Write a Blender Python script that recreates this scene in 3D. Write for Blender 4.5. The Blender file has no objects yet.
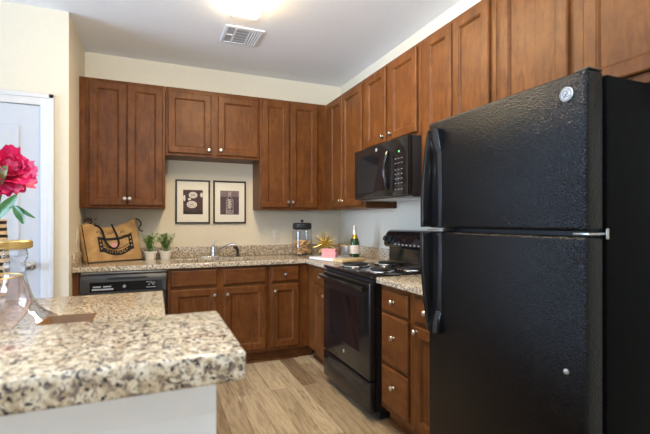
import bpy, bmesh, math, random
from mathutils import Vector, Matrix, Euler
random.seed(7)
SC = bpy.context.scene
COL = SC.collection
PI = math.pi
H_CEIL = 2.764

# ------------------------------------------------------------------ camera
cam_d = bpy.data.cameras.new('camera')
cam = bpy.data.objects.new('camera', cam_d)
COL.objects.link(cam)
cam.location = (-1.9232, -4.1572, 1.2627)
cam.rotation_euler = (PI / 2, 0, -0.3956)
cam_d.sensor_width = 36
cam_d.lens = 407.84 / 650 * 36
cam_d.shift_y = 4.05 / 650
cam_d.clip_start = 0.02
cam_d.dof.use_dof = True
cam_d.dof.focus_distance = 2.9
cam_d.dof.aperture_fstop = 4.5
SC.camera = cam

# ------------------------------------------------------------------ world, daylight, exposure
w = bpy.data.worlds.new('world')
SC.world = w
w.use_nodes = True
w.node_tree.nodes['Background'].inputs[0].default_value = (0.80, 0.88, 1.0, 1)
w.node_tree.nodes['Background'].inputs[1].default_value = 1.0


def area(name, loc, rot, sx, sy, power, color):
    d = bpy.data.lights.new(name, 'AREA')
    d.shape = 'RECTANGLE'
    d.size, d.size_y = sx, sy
    d.energy = power
    d.color = color
    o = bpy.data.objects.new(name, d)
    o.location = loc
    o.rotation_euler = rot
    COL.objects.link(o)
    return o


# daylight entering through the glazed doors on the left and the window behind the camera
area('daylight_left', (-7.52, -2.32, 1.30), (0, -PI / 2, 0), 2.1, 2.9, 285, (0.48, 0.68, 1.0))
area('daylight_rear', (-2.6, -6.72, 1.55), (PI / 2, 0, 0), 3.0, 1.7, 14, (1.0, 0.95, 0.88))
# spots turned to the ceiling: added fill lights, one in the living area and one near the camera
def spot(name, loc, target, power, deg, color, soft=0.15):
    d = bpy.data.lights.new(name, 'SPOT')
    d.energy = power
    d.color = color
    d.shadow_soft_size = soft
    d.spot_size = math.radians(deg)
    d.spot_blend = 1.0
    o = bpy.data.objects.new(name, d)
    o.location = loc
    o.rotation_euler = (Vector(target) - Vector(loc)).to_track_quat('-Z', 'Y').to_euler()
    COL.objects.link(o)


spot('living_fill_spot', (-4.8, -3.4, 1.2), (-4.4, -3.2, H_CEIL), 8, 150, (1.0, 0.97, 0.92))  # added fill to brighten the ceiling, no known lamp stands here
spot('ceiling_fill_spot', (-2.3, -4.6, 1.75), (-1.3, -2.6, H_CEIL + 0.9), 440, 104, (0.84, 0.93, 1.0))  # added fill thrown at the kitchen ceiling, not a known source
LAMP = 44.0           # ceiling lamp emission strength
SC.view_settings.view_transform = 'Standard'
SC.view_settings.look = 'None'
SC.view_settings.gamma = 1
SC.view_settings.exposure = 0.33
SC.view_settings.use_curve_mapping = False
SC.cycles.max_bounces = 8
SC.cycles.transparent_max_bounces = 24
SC.cycles.caustics_reflective = False
SC.cycles.caustics_refractive = False
SC.cycles.sample_clamp_indirect = 4


# ------------------------------------------------------------------ materials
def lin(r, g, b):
    f = lambda c: (c / 255 / 12.92) if c / 255 <= 0.04045 else ((c / 255 + 0.055) / 1.055) ** 2.4
    return (f(r), f(g), f(b), 1)


class Mat:
    def __init__(s, name):
        s.m = bpy.data.materials.new(name)
        s.m.use_nodes = True
        s.t = s.m.node_tree
        s.b = s.t.nodes['Principled BSDF']

    def n(s, typ, **kw):
        nd = s.t.nodes.new(typ)
        for k, v in kw.items():
            setattr(nd, k, v)
        return nd

    def l(s, a, b):
        s.t.links.new(a, b)

    def set(s, **kw):
        for k, v in kw.items():
            s.b.inputs[k.replace('_', ' ')].default_value = v
        return s

    def coords(s, scale=(1, 1, 1), rot=(0, 0, 0)):
        g = s.n('ShaderNodeNewGeometry')
        mp = s.n('ShaderNodeMapping')
        mp.inputs['Scale'].default_value = scale
        mp.inputs['Rotation'].default_value = rot
        s.l(g.outputs['Position'], mp.inputs['Vector'])
        return mp.outputs['Vector']

    def noise(s, vec, scale, detail=3, rough=0.5, dist=0.0):
        nz = s.n('ShaderNodeTexNoise')
        nz.inputs['Scale'].default_value = scale
        nz.inputs['Detail'].default_value = detail
        nz.inputs['Roughness'].default_value = rough
        nz.inputs['Distortion'].default_value = dist
        s.l(vec, nz.inputs['Vector'])
        return nz.outputs['Fac']

    def ramp(s, fac, stops, interp='LINEAR'):
        r = s.n('ShaderNodeValToRGB')
        r.color_ramp.interpolation = interp
        e = r.color_ramp.elements
        while len(e) < len(stops):
            e.new(0.5)
        for el, (p, c) in zip(e, stops):
            el.position = p
            el.color = c
        s.l(fac, r.inputs['Fac'])
        return r.outputs['Color']

    def mix(s, fac, a, b, mode='MIX'):
        mx = s.n('ShaderNodeMix', data_type='RGBA', blend_type=mode)
        for sock, v in ((mx.inputs['Factor'], fac), (mx.inputs[6], a), (mx.inputs[7], b)):
            if hasattr(v, 'links'):
                s.l(v, sock)
            else:
                sock.default_value = v
        return mx.outputs[2]

    def bump(s, h, strength, dist=0.01):
        b = s.n('ShaderNodeBump')
        b.inputs['Strength'].default_value = strength
        b.inputs['Distance'].default_value = dist
        s.l(h, b.inputs['Height'])
        s.l(b.outputs['Normal'], s.b.inputs['Normal'])


def plain(name, col, rough=0.5, metal=0.0, var=0.06, scale=30, bump=0, bscale=200, **kw):
    m = Mat(name)
    v = m.coords()
    f = m.noise(v, scale)
    dk = tuple(c * (1 - var) for c in col[:3]) + (1,)
    lt = tuple(min(1, c * (1 + var)) for c in col[:3]) + (1,)
    m.l(m.ramp(f, [(0.3, dk), (0.7, lt)]), m.b.inputs['Base Color'])
    m.set(Roughness=rough, Metallic=metal, **kw)
    if bump:
        m.bump(m.noise(v, bscale, 2), bump, 0.002)
    return m.m


def wood_mat(name, grain):
    m = Mat(name)
    sc = {'v': (6, 6, 1.2), 'u': (1.2, 6, 6), 'y': (6, 1.2, 6)}[grain]
    v = m.coords(sc)
    f = m.noise(v, 4.5, 5, 0.55, 1.0)
    base = m.ramp(f, [(0.22, lin(84, 48, 21)), (0.5, lin(105, 63, 30)), (0.8, lin(121, 77, 38))])
    v2 = m.coords((1, 1, 1))
    blotch = m.noise(v2, 8, 5, 0.7)
    base = m.mix(0.8, base, m.ramp(blotch, [(0.3, (0.62, 0.58, 0.54, 1)), (0.7, (1.22, 1.22, 1.16, 1))]), 'MULTIPLY')
    fine = m.noise(m.coords(tuple(c * 8 for c in sc)), 6, 2)
    base = m.mix(0.5, base, m.ramp(fine, [(0.3, (0.85, 0.83, 0.8, 1)), (0.7, (1.08, 1.06, 1.05, 1))]), 'MULTIPLY')
    m.l(base, m.b.inputs['Base Color'])
    m.set(Roughness=0.42)
    m.b.inputs['Specular IOR Level'].default_value = 0.22
    m.bump(fine, 0.05, 0.002)
    return m.m


def granite_mat(name):
    m = Mat(name)
    v = m.coords()
    big = m.noise(v, 60, 3, 0.6, 0.5)
    base = m.ramp(big, [(0.32, lin(168, 146, 118)), (0.45, lin(206, 190, 164)), (0.58, lin(228, 217, 196)), (0.75, lin(234, 230, 222))])
    mid = m.noise(m.coords(), 130, 3, 0.6, 0.3)
    base = m.mix(m.ramp(mid, [(0.54, (0, 0, 0, 1)), (0.60, (1, 1, 1, 1))]), base, lin(166, 148, 124))
    g2 = m.noise(m.coords((1, 1, 1), (0.5, 0.9, 0.3)), 90, 2, 0.5, 0.4)
    base = m.mix(m.ramp(g2, [(0.57, (0, 0, 0, 1)), (0.61, (1, 1, 1, 1))]), base, lin(128, 114, 106))
    blk = m.noise(m.coords((1, 1, 1), (1.1, 0.4, 0.7)), 150, 2, 0.5, 0.5)
    base = m.mix(m.ramp(blk, [(0.59, (0, 0, 0, 1)), (0.63, (1, 1, 1, 1))]), base, lin(38, 34, 36))
    blk2 = m.noise(m.coords((1, 1, 1), (0.2, 1.4, 0.1)), 64, 3, 0.6, 0.8)
    base = m.mix(m.ramp(blk2, [(0.605, (0, 0, 0, 1)), (0.635, (1, 1, 1, 1))]), base, lin(46, 42, 46))
    m.l(base, m.b.inputs['Base Color'])
    m.set(Roughness=0.12)
    m.b.inputs['Specular IOR Level'].default_value = 0.5
    return m.m


def floor_mat():
    m = Mat('plank_floor')
    br = m.n('ShaderNodeTexBrick')
    br.inputs['Color1'].default_value = (0, 0, 0, 1)
    br.inputs['Color2'].default_value = (1, 1, 1, 1)
    br.inputs['Mortar'].default_value = (0.5, 0.5, 0.5, 1)
    br.inputs['Scale'].default_value = 1
    br.inputs['Mortar Size'].default_value = 0.0012
    br.inputs['Mortar Smooth'].default_value = 0.2
    br.inputs['Brick Width'].default_value = 1.2
    br.inputs['Row Height'].default_value = 0.125
    br.offset = 0.37
    br.offset_frequency = 2
    m.l(m.coords((1, 1, 1), (0, 0, PI / 2)), br.inputs['Vector'])
    tone = m.ramp(br.outputs['Color'], [(0.0, lin(134, 112, 86)), (0.35, lin(160, 140, 112)), (0.7, lin(178, 159, 130)), (1.0, lin(202, 183, 152))])
    g = m.noise(m.coords((14, 1.3, 1)), 2.2, 6, 0.62, 1.6)
    grain = m.ramp(g, [(0.32, (0.50, 0.46, 0.43, 1)), (0.46, (0.86, 0.84, 0.82, 1)), (0.56, (1.05, 1.05, 1.04, 1)), (0.75, (1.2, 1.2, 1.18, 1))])
    col = m.mix(0.95, tone, grain, 'MULTIPLY')
    f2 = m.noise(m.coords((90, 5, 1)), 3, 3)
    col = m.mix(0.6, col, m.ramp(f2, [(0.3, (0.82, 0.80, 0.78, 1)), (0.7, (1.08, 1.08, 1.08, 1))]), 'MULTIPLY')
    col = m.mix(br.outputs['Fac'], col, lin(88, 70, 50))
    m.l(col, m.b.inputs['Base Color'])
    m.set(Roughness=0.42)
    m.bump(g, 0.08, 0.002)
    return m.m


def thin_glass(name, tint, rough=0.02, fac=1.0):
    m = Mat(name)
    t = m.t
    out = t.nodes['Material Output']
    tr = m.n('ShaderNodeBsdfTransparent')
    gl = m.n('ShaderNodeBsdfGlossy')
    gl.inputs['Roughness'].default_value = rough
    v = m.coords()
    f = m.noise(v, 20)
    lt = tuple(min(1, c * 1.03) for c in tint[:3]) + (1,)
    lw = m.n('ShaderNodeLayerWeight')
    lw.inputs['Blend'].default_value = 0.25
    # light seen along the wall of the glass crosses more of it and picks up more of its colour
    thick = m.ramp(lw.outputs['Facing'], [(0.45, (1, 1, 1, 1)), (0.95, tuple(c ** 5 * 0.62 for c in tint[:3]) + (1,))])
    m.l(m.mix(1.0, m.ramp(f, [(0.3, tint), (0.7, lt)]), thick, 'MULTIPLY'), tr.inputs['Color'])
    mul = m.n('ShaderNodeMath', operation='MULTIPLY')
    mul.inputs[1].default_value = 0.75 * fac
    m.l(lw.outputs['Facing'], mul.inputs[0])
    add = m.n('ShaderNodeMath', operation='ADD')
    add.inputs[1].default_value = 0.05
    m.l(mul.outputs[0], add.inputs[0])
    mx = m.n('ShaderNodeMixShader')
    m.l(add.outputs[0], mx.inputs[0])
    m.l(tr.outputs[0], mx.inputs[1])
    m.l(gl.outputs[0], mx.inputs[2])
    m.l(mx.outputs[0], out.inputs['Surface'])
    return m.m


def emis(name, col, strength):
    m = Mat(name)
    f = m.noise(m.coords(), 5)
    c2 = tuple(c * 0.97 for c in col[:3]) + (1,)
    m.l(m.ramp(f, [(0.3, c2), (0.7, col)]), m.b.inputs['Emission Color'])
    m.set(Base_Color=col, Emission_Strength=strength)
    return m.m


def fridge_mat(name, rough, spec, bstr):
    m = Mat(name)
    v = m.coords()
    f = m.noise(v, 20)
    m.l(m.ramp(f, [(0.3, (0.004, 0.004, 0.0045, 1)), (0.7, (0.006, 0.006, 0.0065, 1))]), m.b.inputs['Base Color'])
    m.set(Roughness=rough)
    m.b.inputs['Specular IOR Level'].default_value = spec
    vo = m.n('ShaderNodeTexVoronoi')
    vo.inputs['Scale'].default_value = 210
    m.l(v, vo.inputs['Vector'])
    n2 = m.noise(v, 150, 3)
    ad = m.n('ShaderNodeMath', operation='ADD')
    m.l(vo.outputs['Distance'], ad.inputs[0])
    m.l(n2, ad.inputs[1])
    m.bump(ad.outputs[0], bstr, 0.003)
    return m.m


def stripe_mat():
    m = Mat('striped_ceramic')
    wv = m.n('ShaderNodeTexWave', wave_type='BANDS', bands_direction='Z')
    wv.inputs['Scale'].default_value = 11
    wv.inputs['Distortion'].default_value = 1.2
    wv.inputs['Detail'].default_value = 2
    m.l(m.coords(), wv.inputs['Vector'])
    m.l(m.ramp(wv.outputs['Fac'], [(0.42, lin(30, 26, 24)), (0.5, lin(205, 185, 150))]), m.b.inputs['Base Color'])
    m.set(Roughness=0.45)
    return m.m


def burlap_mat():
    m = Mat('burlap')
    v = m.coords()
    f = m.noise(v, 14, 4)
    base = m.ramp(f, [(0.3, lin(176, 138, 90)), (0.7, lin(210, 172, 120))])
    wv = m.n('ShaderNodeTexWave', wave_type='BANDS', bands_direction='Z')
    wv.inputs['Scale'].default_value = 120
    wv.inputs['Distortion'].default_value = 2
    m.l(v, wv.inputs['Vector'])
    base = m.mix(0.4, base, m.ramp(wv.outputs['Fac'], [(0, (0.8, 0.78, 0.75, 1)), (1, (1.05, 1.05, 1.05, 1))]), 'MULTIPLY')
    m.l(base, m.b.inputs['Base Color'])
    m.set(Roughness=0.9)
    m.bump(wv.outputs['Fac'], 0.3, 0.002)
    return m.m


M = {}
M['wall'] = plain('wall_paint', lin(228, 219, 199), 0.7, var=0.015, bump=0.05, bscale=350)
M['ceil'] = plain('ceiling_paint', lin(240, 241, 243), 0.85, var=0.015, bump=0.06, bscale=250)
M['white'] = plain('white_paint', lin(222, 223, 226), 0.35, var=0.01)
M['panelwhite'] = plain('white_panel_paint', lin(238, 240, 244), 0.4, var=0.01)
M['wv'] = wood_mat('cherry_wood_upright', 'v')
M['wu'] = wood_mat('cherry_wood_along_back', 'u')
M['wy'] = wood_mat('cherry_wood_along_side', 'y')
M['granite'] = granite_mat('granite')
M['floor'] = floor_mat()
M['nickel'] = plain('brushed_nickel', lin(205, 200, 192), 0.28, 1.0)
M['chrome'] = plain('chrome', lin(225, 225, 228), 0.1, 1.0, var=0.02)
M['steel'] = plain('stainless_steel', lin(190, 188, 184), 0.3, 1.0)
M['sinksteel'] = plain('satin_sink_steel', lin(150, 138, 120), 0.5, 0.6)
M['black'] = plain('black_enamel', (0.010, 0.010, 0.011, 1), 0.13, var=0.1)
M['blackglass'] = plain('black_glass', (0.008, 0.008, 0.010, 1), 0.04, var=0.1)
M['blackmatte'] = plain('black_plastic', (0.016, 0.016, 0.017, 1), 0.42, var=0.1)
M['darkgrey'] = plain('dark_grey_plastic', (0.05, 0.052, 0.055, 1), 0.4)
M['fridge'] = fridge_mat('textured_black_enamel', 0.17, 0.20, 0.50)
M['fridgecase'] = fridge_mat('black_case_enamel', 0.35, 0.03, 0.12)
M['coil'] = plain('burner_coil', (0.02, 0.02, 0.021, 1), 0.5, 0.3)
M['greymark'] = plain('grey_lettering', lin(170, 174, 180), 0.5)
M['keymark'] = plain('key_lettering', lin(120, 122, 126), 0.5)
M['green'] = emis('green_display', (0.1, 0.8, 0.15, 1), 0.6)
M['lamp'] = emis('lamp_diffuser', (1.0, 0.78, 0.48, 1), LAMP)
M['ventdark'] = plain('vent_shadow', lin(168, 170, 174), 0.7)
M['ventwhite'] = plain('vent_white', lin(225, 227, 230), 0.5)
M['plate'] = plain('outlet_plastic', lin(232, 226, 212), 0.4, var=0.01)
M['burlap'] = burlap_mat()
M['blackcloth'] = plain('black_cloth', (0.012, 0.012, 0.013, 1), 0.85)
M['potwhite'] = plain('white_ceramic', lin(238, 234, 228), 0.35, var=0.02)
M['soil'] = plain('soil', lin(60, 45, 35), 0.95, var=0.3, scale=120)
M['leaf'] = plain('herb_leaf', lin(128, 168, 72), 0.5, var=0.3, scale=45)
M['leafdk'] = plain('peony_leaf', lin(70, 120, 56), 0.4, var=0.25, scale=25)
M['leafol'] = plain('olive_leaf', lin(120, 140, 74), 0.45, var=0.15, scale=25)
M['stem'] = plain('flower_stem', lin(96, 128, 58), 0.5)
M['petal'] = plain('peony_petal', lin(240, 44, 116), 0.5, var=0.25, scale=40)
M['petal2'] = plain('peony_petal_light', lin(250, 112, 164), 0.5, var=0.2, scale=40)
M['darkflower'] = plain('dark_dried_leaf', lin(62, 40, 34), 0.8, var=0.4, scale=60)
M['frame'] = plain('dark_frame_wood', lin(44, 38, 30), 0.35)
M['mat'] = plain('mat_board', lin(240, 235, 222), 0.8, var=0.01)
M['print'] = plain('dark_print', lin(72, 56, 58), 0.7, var=0.25, scale=18)
M['print2'] = plain('plum_print', lin(80, 62, 72), 0.7, var=0.12, scale=18)
M['print3'] = plain('mauve_print', lin(128, 112, 116), 0.7, var=0.12, scale=18)
M['ink'] = plain('white_ink', lin(232, 224, 218), 0.7, var=0.05)
M['ink2'] = plain('brown_ink', lin(96, 60, 50), 0.7, var=0.15)
M['inkdark'] = plain('dark_ink', lin(38, 30, 30), 0.7)
M['cork'] = plain('cork', lin(206, 160, 104), 0.8, var=0.28, scale=90)
oi = Mat('cork_per_piece')
nz = oi.noise(oi.coords(), 90)
inf = oi.n('ShaderNodeObjectInfo')
tone = oi.ramp(inf.outputs['Random'], [(0.0, lin(160, 112, 66)), (0.35, lin(206, 160, 106)), (0.7, lin(224, 186, 134)), (1.0, lin(190, 140, 88))])
oi.l(oi.mix(0.6, tone, oi.ramp(nz, [(0.3, (0.75, 0.72, 0.7, 1)), (0.7, (1.1, 1.1, 1.1, 1))]), 'MULTIPLY'), oi.b.inputs['Base Color'])
oi.set(Roughness=0.8)
M['cork'] = oi.m
M['gold'] = plain('gold_metal', lin(226, 196, 120), 0.38, 1.0)
M['goldcap'] = plain('brushed_gold', lin(206, 174, 110), 0.4, 1.0)
M['marble'] = plain('white_marble', lin(236, 236, 236), 0.2, var=0.04, scale=14)
M['maple'] = plain('pale_board_wood', lin(206, 184, 140), 0.5, var=0.1, scale=20)
M['pink'] = plain('pink_paper', lin(226, 160, 160), 0.7, var=0.06)
M['glass'] = thin_glass('clear_glass', (0.95, 0.96, 0.96, 1), 0.02, 0.7)
M['crystal'] = thin_glass('cut_crystal', (0.88, 0.90, 0.92, 1), 0.03, 1.3)
M['pinkglass'] = thin_glass('pink_glass', (0.97, 0.86, 0.81, 1), 0.02, 0.5)
M['bottle'] = plain('green_bottle_glass', lin(36, 62, 22), 0.06, var=0.2)
M['foil'] = plain('pale_foil', lin(220, 214, 206), 0.35, 0.4)
M['goldfoil'] = plain('gold_foil', lin(214, 160, 70), 0.3, 0.8)
M['label'] = plain('bottle_label', lin(226, 216, 204), 0.6)
M['traywood'] = plain('oak_tray_wood', lin(112, 74, 28), 0.45, var=0.14, scale=20)
M['emblem'] = plain('emblem_silver', lin(214, 214, 216), 0.3, 0.7)
M['door'] = plain('door_paint', lin(202, 206, 214), 0.35, var=0.01)


# ------------------------------------------------------------------ mesh builder
BACK = lambda u, v, w: (u, -w, v)          # along the back wall: u = X, v = up, w = out of the wall
RIGHT = lambda u, v, w: (-w, -u, v)        # along the right wall: u = towards camera, v = up, w = out of the wall
IDN = lambda x, y, z: (x, y, z)


class MB:
    def __init__(s, fr=IDN):
        s.bm = bmesh.new()
        s.fr = fr

    def P(s, p):
        return Vector(s.fr(*p))

    def _merge(s, bm):
        me = bpy.data.meshes.new('tmp')
        bm.to_mesh(me)
        bm.free()
        s.bm.from_mesh(me)
        bpy.data.meshes.remove(me)

    def box(s, a0, a1, b0, b1, c0, c1, bev=0.0, seg=2):
        bm = bmesh.new()
        vs = [bm.verts.new(s.P((a, b, c))) for a in (a0, a1) for b in (b0, b1) for c in (c0, c1)]
        for q in ((0, 1, 3, 2), (4, 6, 7, 5), (0, 4, 5, 1), (2, 3, 7, 6), (0, 2, 6, 4), (1, 5, 7, 3)):
            bm.faces.new([vs[i] for i in q])
        bmesh.ops.recalc_face_normals(bm, faces=bm.faces)
        if bev:
            bmesh.ops.bevel(bm, geom=bm.edges[:], offset=bev, segments=seg, affect='EDGES', profile=0.5)
        s._merge(bm)
        return s

    def rings(s, u0, u1, v0, v1, prof, cap_back=True):
        """nested rectangles: prof = [(inset, w)] from the back edge to the centre panel"""
        bm = bmesh.new()
        loops = []
        for ins, w_ in prof:
            loops.append([bm.verts.new(s.P(p)) for p in ((u0 + ins, v0 + ins, w_), (u1 - ins, v0 + ins, w_), (u1 - ins, v1 - ins, w_), (u0 + ins, v1 - ins, w_))])
        for A, B in zip(loops, loops[1:]):
            for i in range(4):
                j = (i + 1) % 4
                bm.faces.new((A[i], A[j], B[j], B[i]))
        bm.faces.new(loops[-1])
        if cap_back:
            bm.faces.new(loops[0][::-1])
        bmesh.ops.recalc_face_normals(bm, faces=bm.faces)
        s._merge(bm)
        return s

    def prism(s, pts, d0, d1, order=(0, 1, 2), bev=0.0):
        """polygon pts in two axes, extruded along the third; order places (p, q, d) into (a, b, c)"""
        bm = bmesh.new()

        def mk(p, q, d):
            t = (p, q, d)
            r = [0, 0, 0]
            for i, o in enumerate(order):
                r[o] = t[i]
            return bm.verts.new(s.P(r))
        A = [mk(p, q, d0) for p, q in pts]
        B = [mk(p, q, d1) for p, q in pts]
        n = len(pts)
        for i in range(n):
            j = (i + 1) % n
            bm.faces.new((A[i], A[j], B[j], B[i]))
        bm.faces.new(A[::-1])
        bm.faces.new(B)
        bmesh.ops.recalc_face_normals(bm, faces=bm.faces)
        if bev:
            bmesh.ops.bevel(bm, geom=bm.edges[:], offset=bev, segments=2, affect='EDGES', profile=0.5)
        s._merge(bm)
        return s

    def tube(s, pts, r, seg=8, closed=False, cap=True):
        pts = [s.P(p) for p in pts]
        n = len(pts)
        rr = r if isinstance(r, (list, tuple)) else [r] * n
        bm = bmesh.new()
        rings = []
        prev = None
        for i, p in enumerate(pts):
            if closed:
                t = pts[(i + 1) % n] - pts[i - 1]
            else:
                t = pts[min(i + 1, n - 1)] - pts[max(i - 1, 0)]
            t.normalize()
            if prev is None:
                prev = t.orthogonal().normalized()
            nrm = (prev - t * prev.dot(t))
            if nrm.length < 1e-6:
                nrm = t.orthogonal()
            nrm.normalize()
            prev = nrm
            b = t.cross(nrm)
            rings.append([bm.verts.new(p + (nrm * math.cos(2 * PI * k / seg) + b * math.sin(2 * PI * k / seg)) * rr[i]) for k in range(seg)])
        m = n if closed else n - 1
        for i in range(m):
            A, B = rings[i], rings[(i + 1) % n]
            for k in range(seg):
                j = (k + 1) % seg
                bm.faces.new((A[k], A[j], B[j], B[k]))
        if cap and not closed:
            bm.faces.new(rings[0][::-1])
            bm.faces.new(rings[-1])
        bmesh.ops.recalc_face_normals(bm, faces=bm.faces)
        s._merge(bm)
        return s

    def lathe(s, prof, c=(0, 0, 0), axis=(0, 0, 1), seg=24, cap=True):
        """prof = [(radius, height)] turned about axis through c (mapped point, mapped axis)"""
        c0 = s.P(c)
        ax = (s.P(tuple(c[i] + axis[i] for i in range(3))) - c0).normalized()
        e1 = ax.orthogonal().normalized()
        e2 = ax.cross(e1)
        bm = bmesh.new()
        rings = []
        for r, h in prof:
            r = max(r, 1e-5)
            rings.append([bm.verts.new(c0 + ax * h + (e1 * math.cos(2 * PI * k / seg) + e2 * math.sin(2 * PI * k / seg)) * r) for k in range(seg)])
        for A, B in zip(rings, rings[1:]):
            for k in range(seg):
                j = (k + 1) % seg
                bm.faces.new((A[k], A[j], B[j], B[k]))
        if cap:
            if prof[0][0] > 1e-4:
                bm.faces.new(rings[0][::-1])
            if prof[-1][0] > 1e-4:
                bm.faces.new(rings[-1])
        bmesh.ops.recalc_face_normals(bm, faces=bm.faces)
        s._merge(bm)
        return s

    def ball(s, c, r, scale=(1, 1, 1), seg=12):
        bm = bmesh.new()
        bmesh.ops.create_uvsphere(bm, u_segments=seg, v_segments=seg // 2 + 1, radius=r)
        cc = s.P(c)
        for v in bm.verts:
            v.co = Vector((v.co.x * scale[0], v.co.y * scale[1], v.co.z * scale[2])) + cc
        s._merge(bm)
        return s

    def slab(s, xs, ys, keep, z0, z1, bev=0.004):
        """flat slab over grid cells, with holes where keep(i, j) is false"""
        bm = bmesh.new()
        V = {}

        def g(i, j, z):
            k = (i, j, z)
            if k not in V:
                V[k] = bm.verts.new(s.P((xs[i], ys[j], z)))
            return V[k]
        nx, ny = len(xs) - 1, len(ys) - 1
        K = lambda i, j: 0 <= i < nx and 0 <= j < ny and keep(i, j)
        for i in range(nx):
            for j in range(ny):
                if not K(i, j):
                    continue
                bm.faces.new((g(i, j, z1), g(i + 1, j, z1), g(i + 1, j + 1, z1), g(i, j + 1, z1)))
                bm.faces.new((g(i, j, z0), g(i, j + 1, z0), g(i + 1, j + 1, z0), g(i + 1, j, z0)))
                for (di, dj, a, b) in ((-1, 0, (i, j), (i, j + 1)), (1, 0, (i + 1, j + 1), (i + 1, j)), (0, -1, (i + 1, j), (i, j)), (0, 1, (i, j + 1), (i + 1, j + 1))):
                    if not K(i + di, j + dj):
                        bm.faces.new((g(*a, z0), g(*b, z0), g(*b, z1), g(*a, z1)))
        bmesh.ops.recalc_face_normals(bm, faces=bm.faces)
        if bev:
            es = [e for e in bm.edges if len(e.link_faces) == 2 and e.calc_face_angle() > 0.5]
            bmesh.ops.bevel(bm, geom=es, offset=bev, segments=3, affect='EDGES', profile=0.5)
        s._merge(bm)
        return s

    def grid(s, fn, nu, nv, wrap_u=False):
        bm = bmesh.new()
        R = [[bm.verts.new(s.P(fn(i / nu, j / nv))) for j in range(nv + 1)] for i in range(nu + (0 if wrap_u else 1))]
        n = len(R)
        for i in range(nu):
            A, B = R[i], R[(i + 1) % n]
            for j in range(nv):
                bm.faces.new((A[j], B[j], B[j + 1], A[j + 1]))
        s._merge(bm)
        return s

    def quad(s, *pts):
        bm = bmesh.new()
        bm.faces.new([bm.verts.new(s.P(p)) for p in pts])
        s._merge(bm)
        return s


def mesh_of(name, mb, mat, inv=None, smooth=35):
    bm = mb.bm
    if inv is not None:
        bmesh.ops.transform(bm, matrix=inv, verts=bm.verts)
    me = bpy.data.meshes.new(name)
    bm.to_mesh(me)
    bm.free()
    me.materials.append(mat)
    if smooth:
        me.polygons.foreach_set('use_smooth', [True] * len(me.polygons))
        me.set_sharp_from_angle(angle=math.radians(smooth))
    return me


ROOTM = {}


def thing(name, label, cat, loc=(0, 0, 0), rz=0, group=None):
    o = bpy.data.objects.new(name, None)
    COL.objects.link(o)
    o.empty_display_size = 0.05
    o.location = loc
    o.rotation_euler = (0, 0, rz)
    o['label'] = label
    o['category'] = cat
    if group:
        o['group'] = group
    ROOTM[o.name] = Matrix.Translation(Vector(loc)) @ Euler((0, 0, rz)).to_matrix().to_4x4()
    return o


def part(name, mb, mat, parent, world=True, smooth=35, label=None, stuff=False):
    """a mesh child of a thing (or of a part of it); world-space geometry is moved into the thing's space"""
    root = parent
    while root.parent:
        root = root.parent
    inv = ROOTM[root.name].inverted() if world else None
    o = bpy.data.objects.new(name, mesh_of(name, mb, M[mat], inv, smooth))
    COL.objects.link(o)
    o.parent = parent
    if label:
        o['label'] = label
    if stuff:
        o['kind'] = 'stuff'
    return o


def single(name, mb, mat, label, cat, loc=(0, 0, 0), group=None, world=True, smooth=35, rz=0):
    """a thing that is one mesh"""
    m4 = Matrix.Translation(Vector(loc)) @ Euler((0, 0, rz)).to_matrix().to_4x4()
    o = bpy.data.objects.new(name, mesh_of(name, mb, M[mat], m4.inverted() if world else None, smooth))
    COL.objects.link(o)
    o.location = loc
    o.rotation_euler = (0, 0, rz)
    o['label'] = label
    o['category'] = cat
    if group:
        o['group'] = group
    ROOTM[o.name] = m4
    return o


def struct(name, mb, mat, parent=None, smooth=35):
    o = bpy.data.objects.new(name, mesh_of(name, mb, M[mat], None, smooth))
    COL.objects.link(o)
    if parent:
        o.parent = parent
    else:
        o['kind'] = 'structure'
    ROOTM[o.name] = Matrix.Identity(4)
    return o


# ------------------------------------------------------------------ the room
H = 2.764
XL = -2.493          # face of the wall return left of the cabinets
YW = -0.743          # face of the wall with the white door
struct('floor', MB().box(-7.7, 0.12, -6.9, 0.12, -0.1, 0), 'floor')
struct('ceiling', MB().box(-7.7, 0.12, -6.9, 0.12, H, H + 0.1), 'ceil')
struct('wall_back', MB().box(XL, 0.12, 0, 0.12, 0, H), 'wall')
struct('wall_right', MB().box(0, 0.12, -6.9, 0, 0, H), 'wall')
# left wall return and the wall with the door opening (X -3.50 .. -2.657)
DX0, DX1, DH = -3.52, -2.662, 2.075
wl = MB()
wl.slab([-7.7, DX0, DX1, XL], [0, DH, H], lambda i, j: not (i == 1 and j == 0), 0, 0.12, 0)
for v in wl.bm.verts:       # the slab is drawn flat in (X, height): stand it up
    x, z, t = v.co
    v.co = (x, YW + t, z)
wl.box(XL - 0.12, XL, YW + 0.12, 0.12, 0, H)
bmesh.ops.recalc_face_normals(wl.bm, faces=wl.bm.faces)
struct('wall_left', wl, 'wall')
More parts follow.
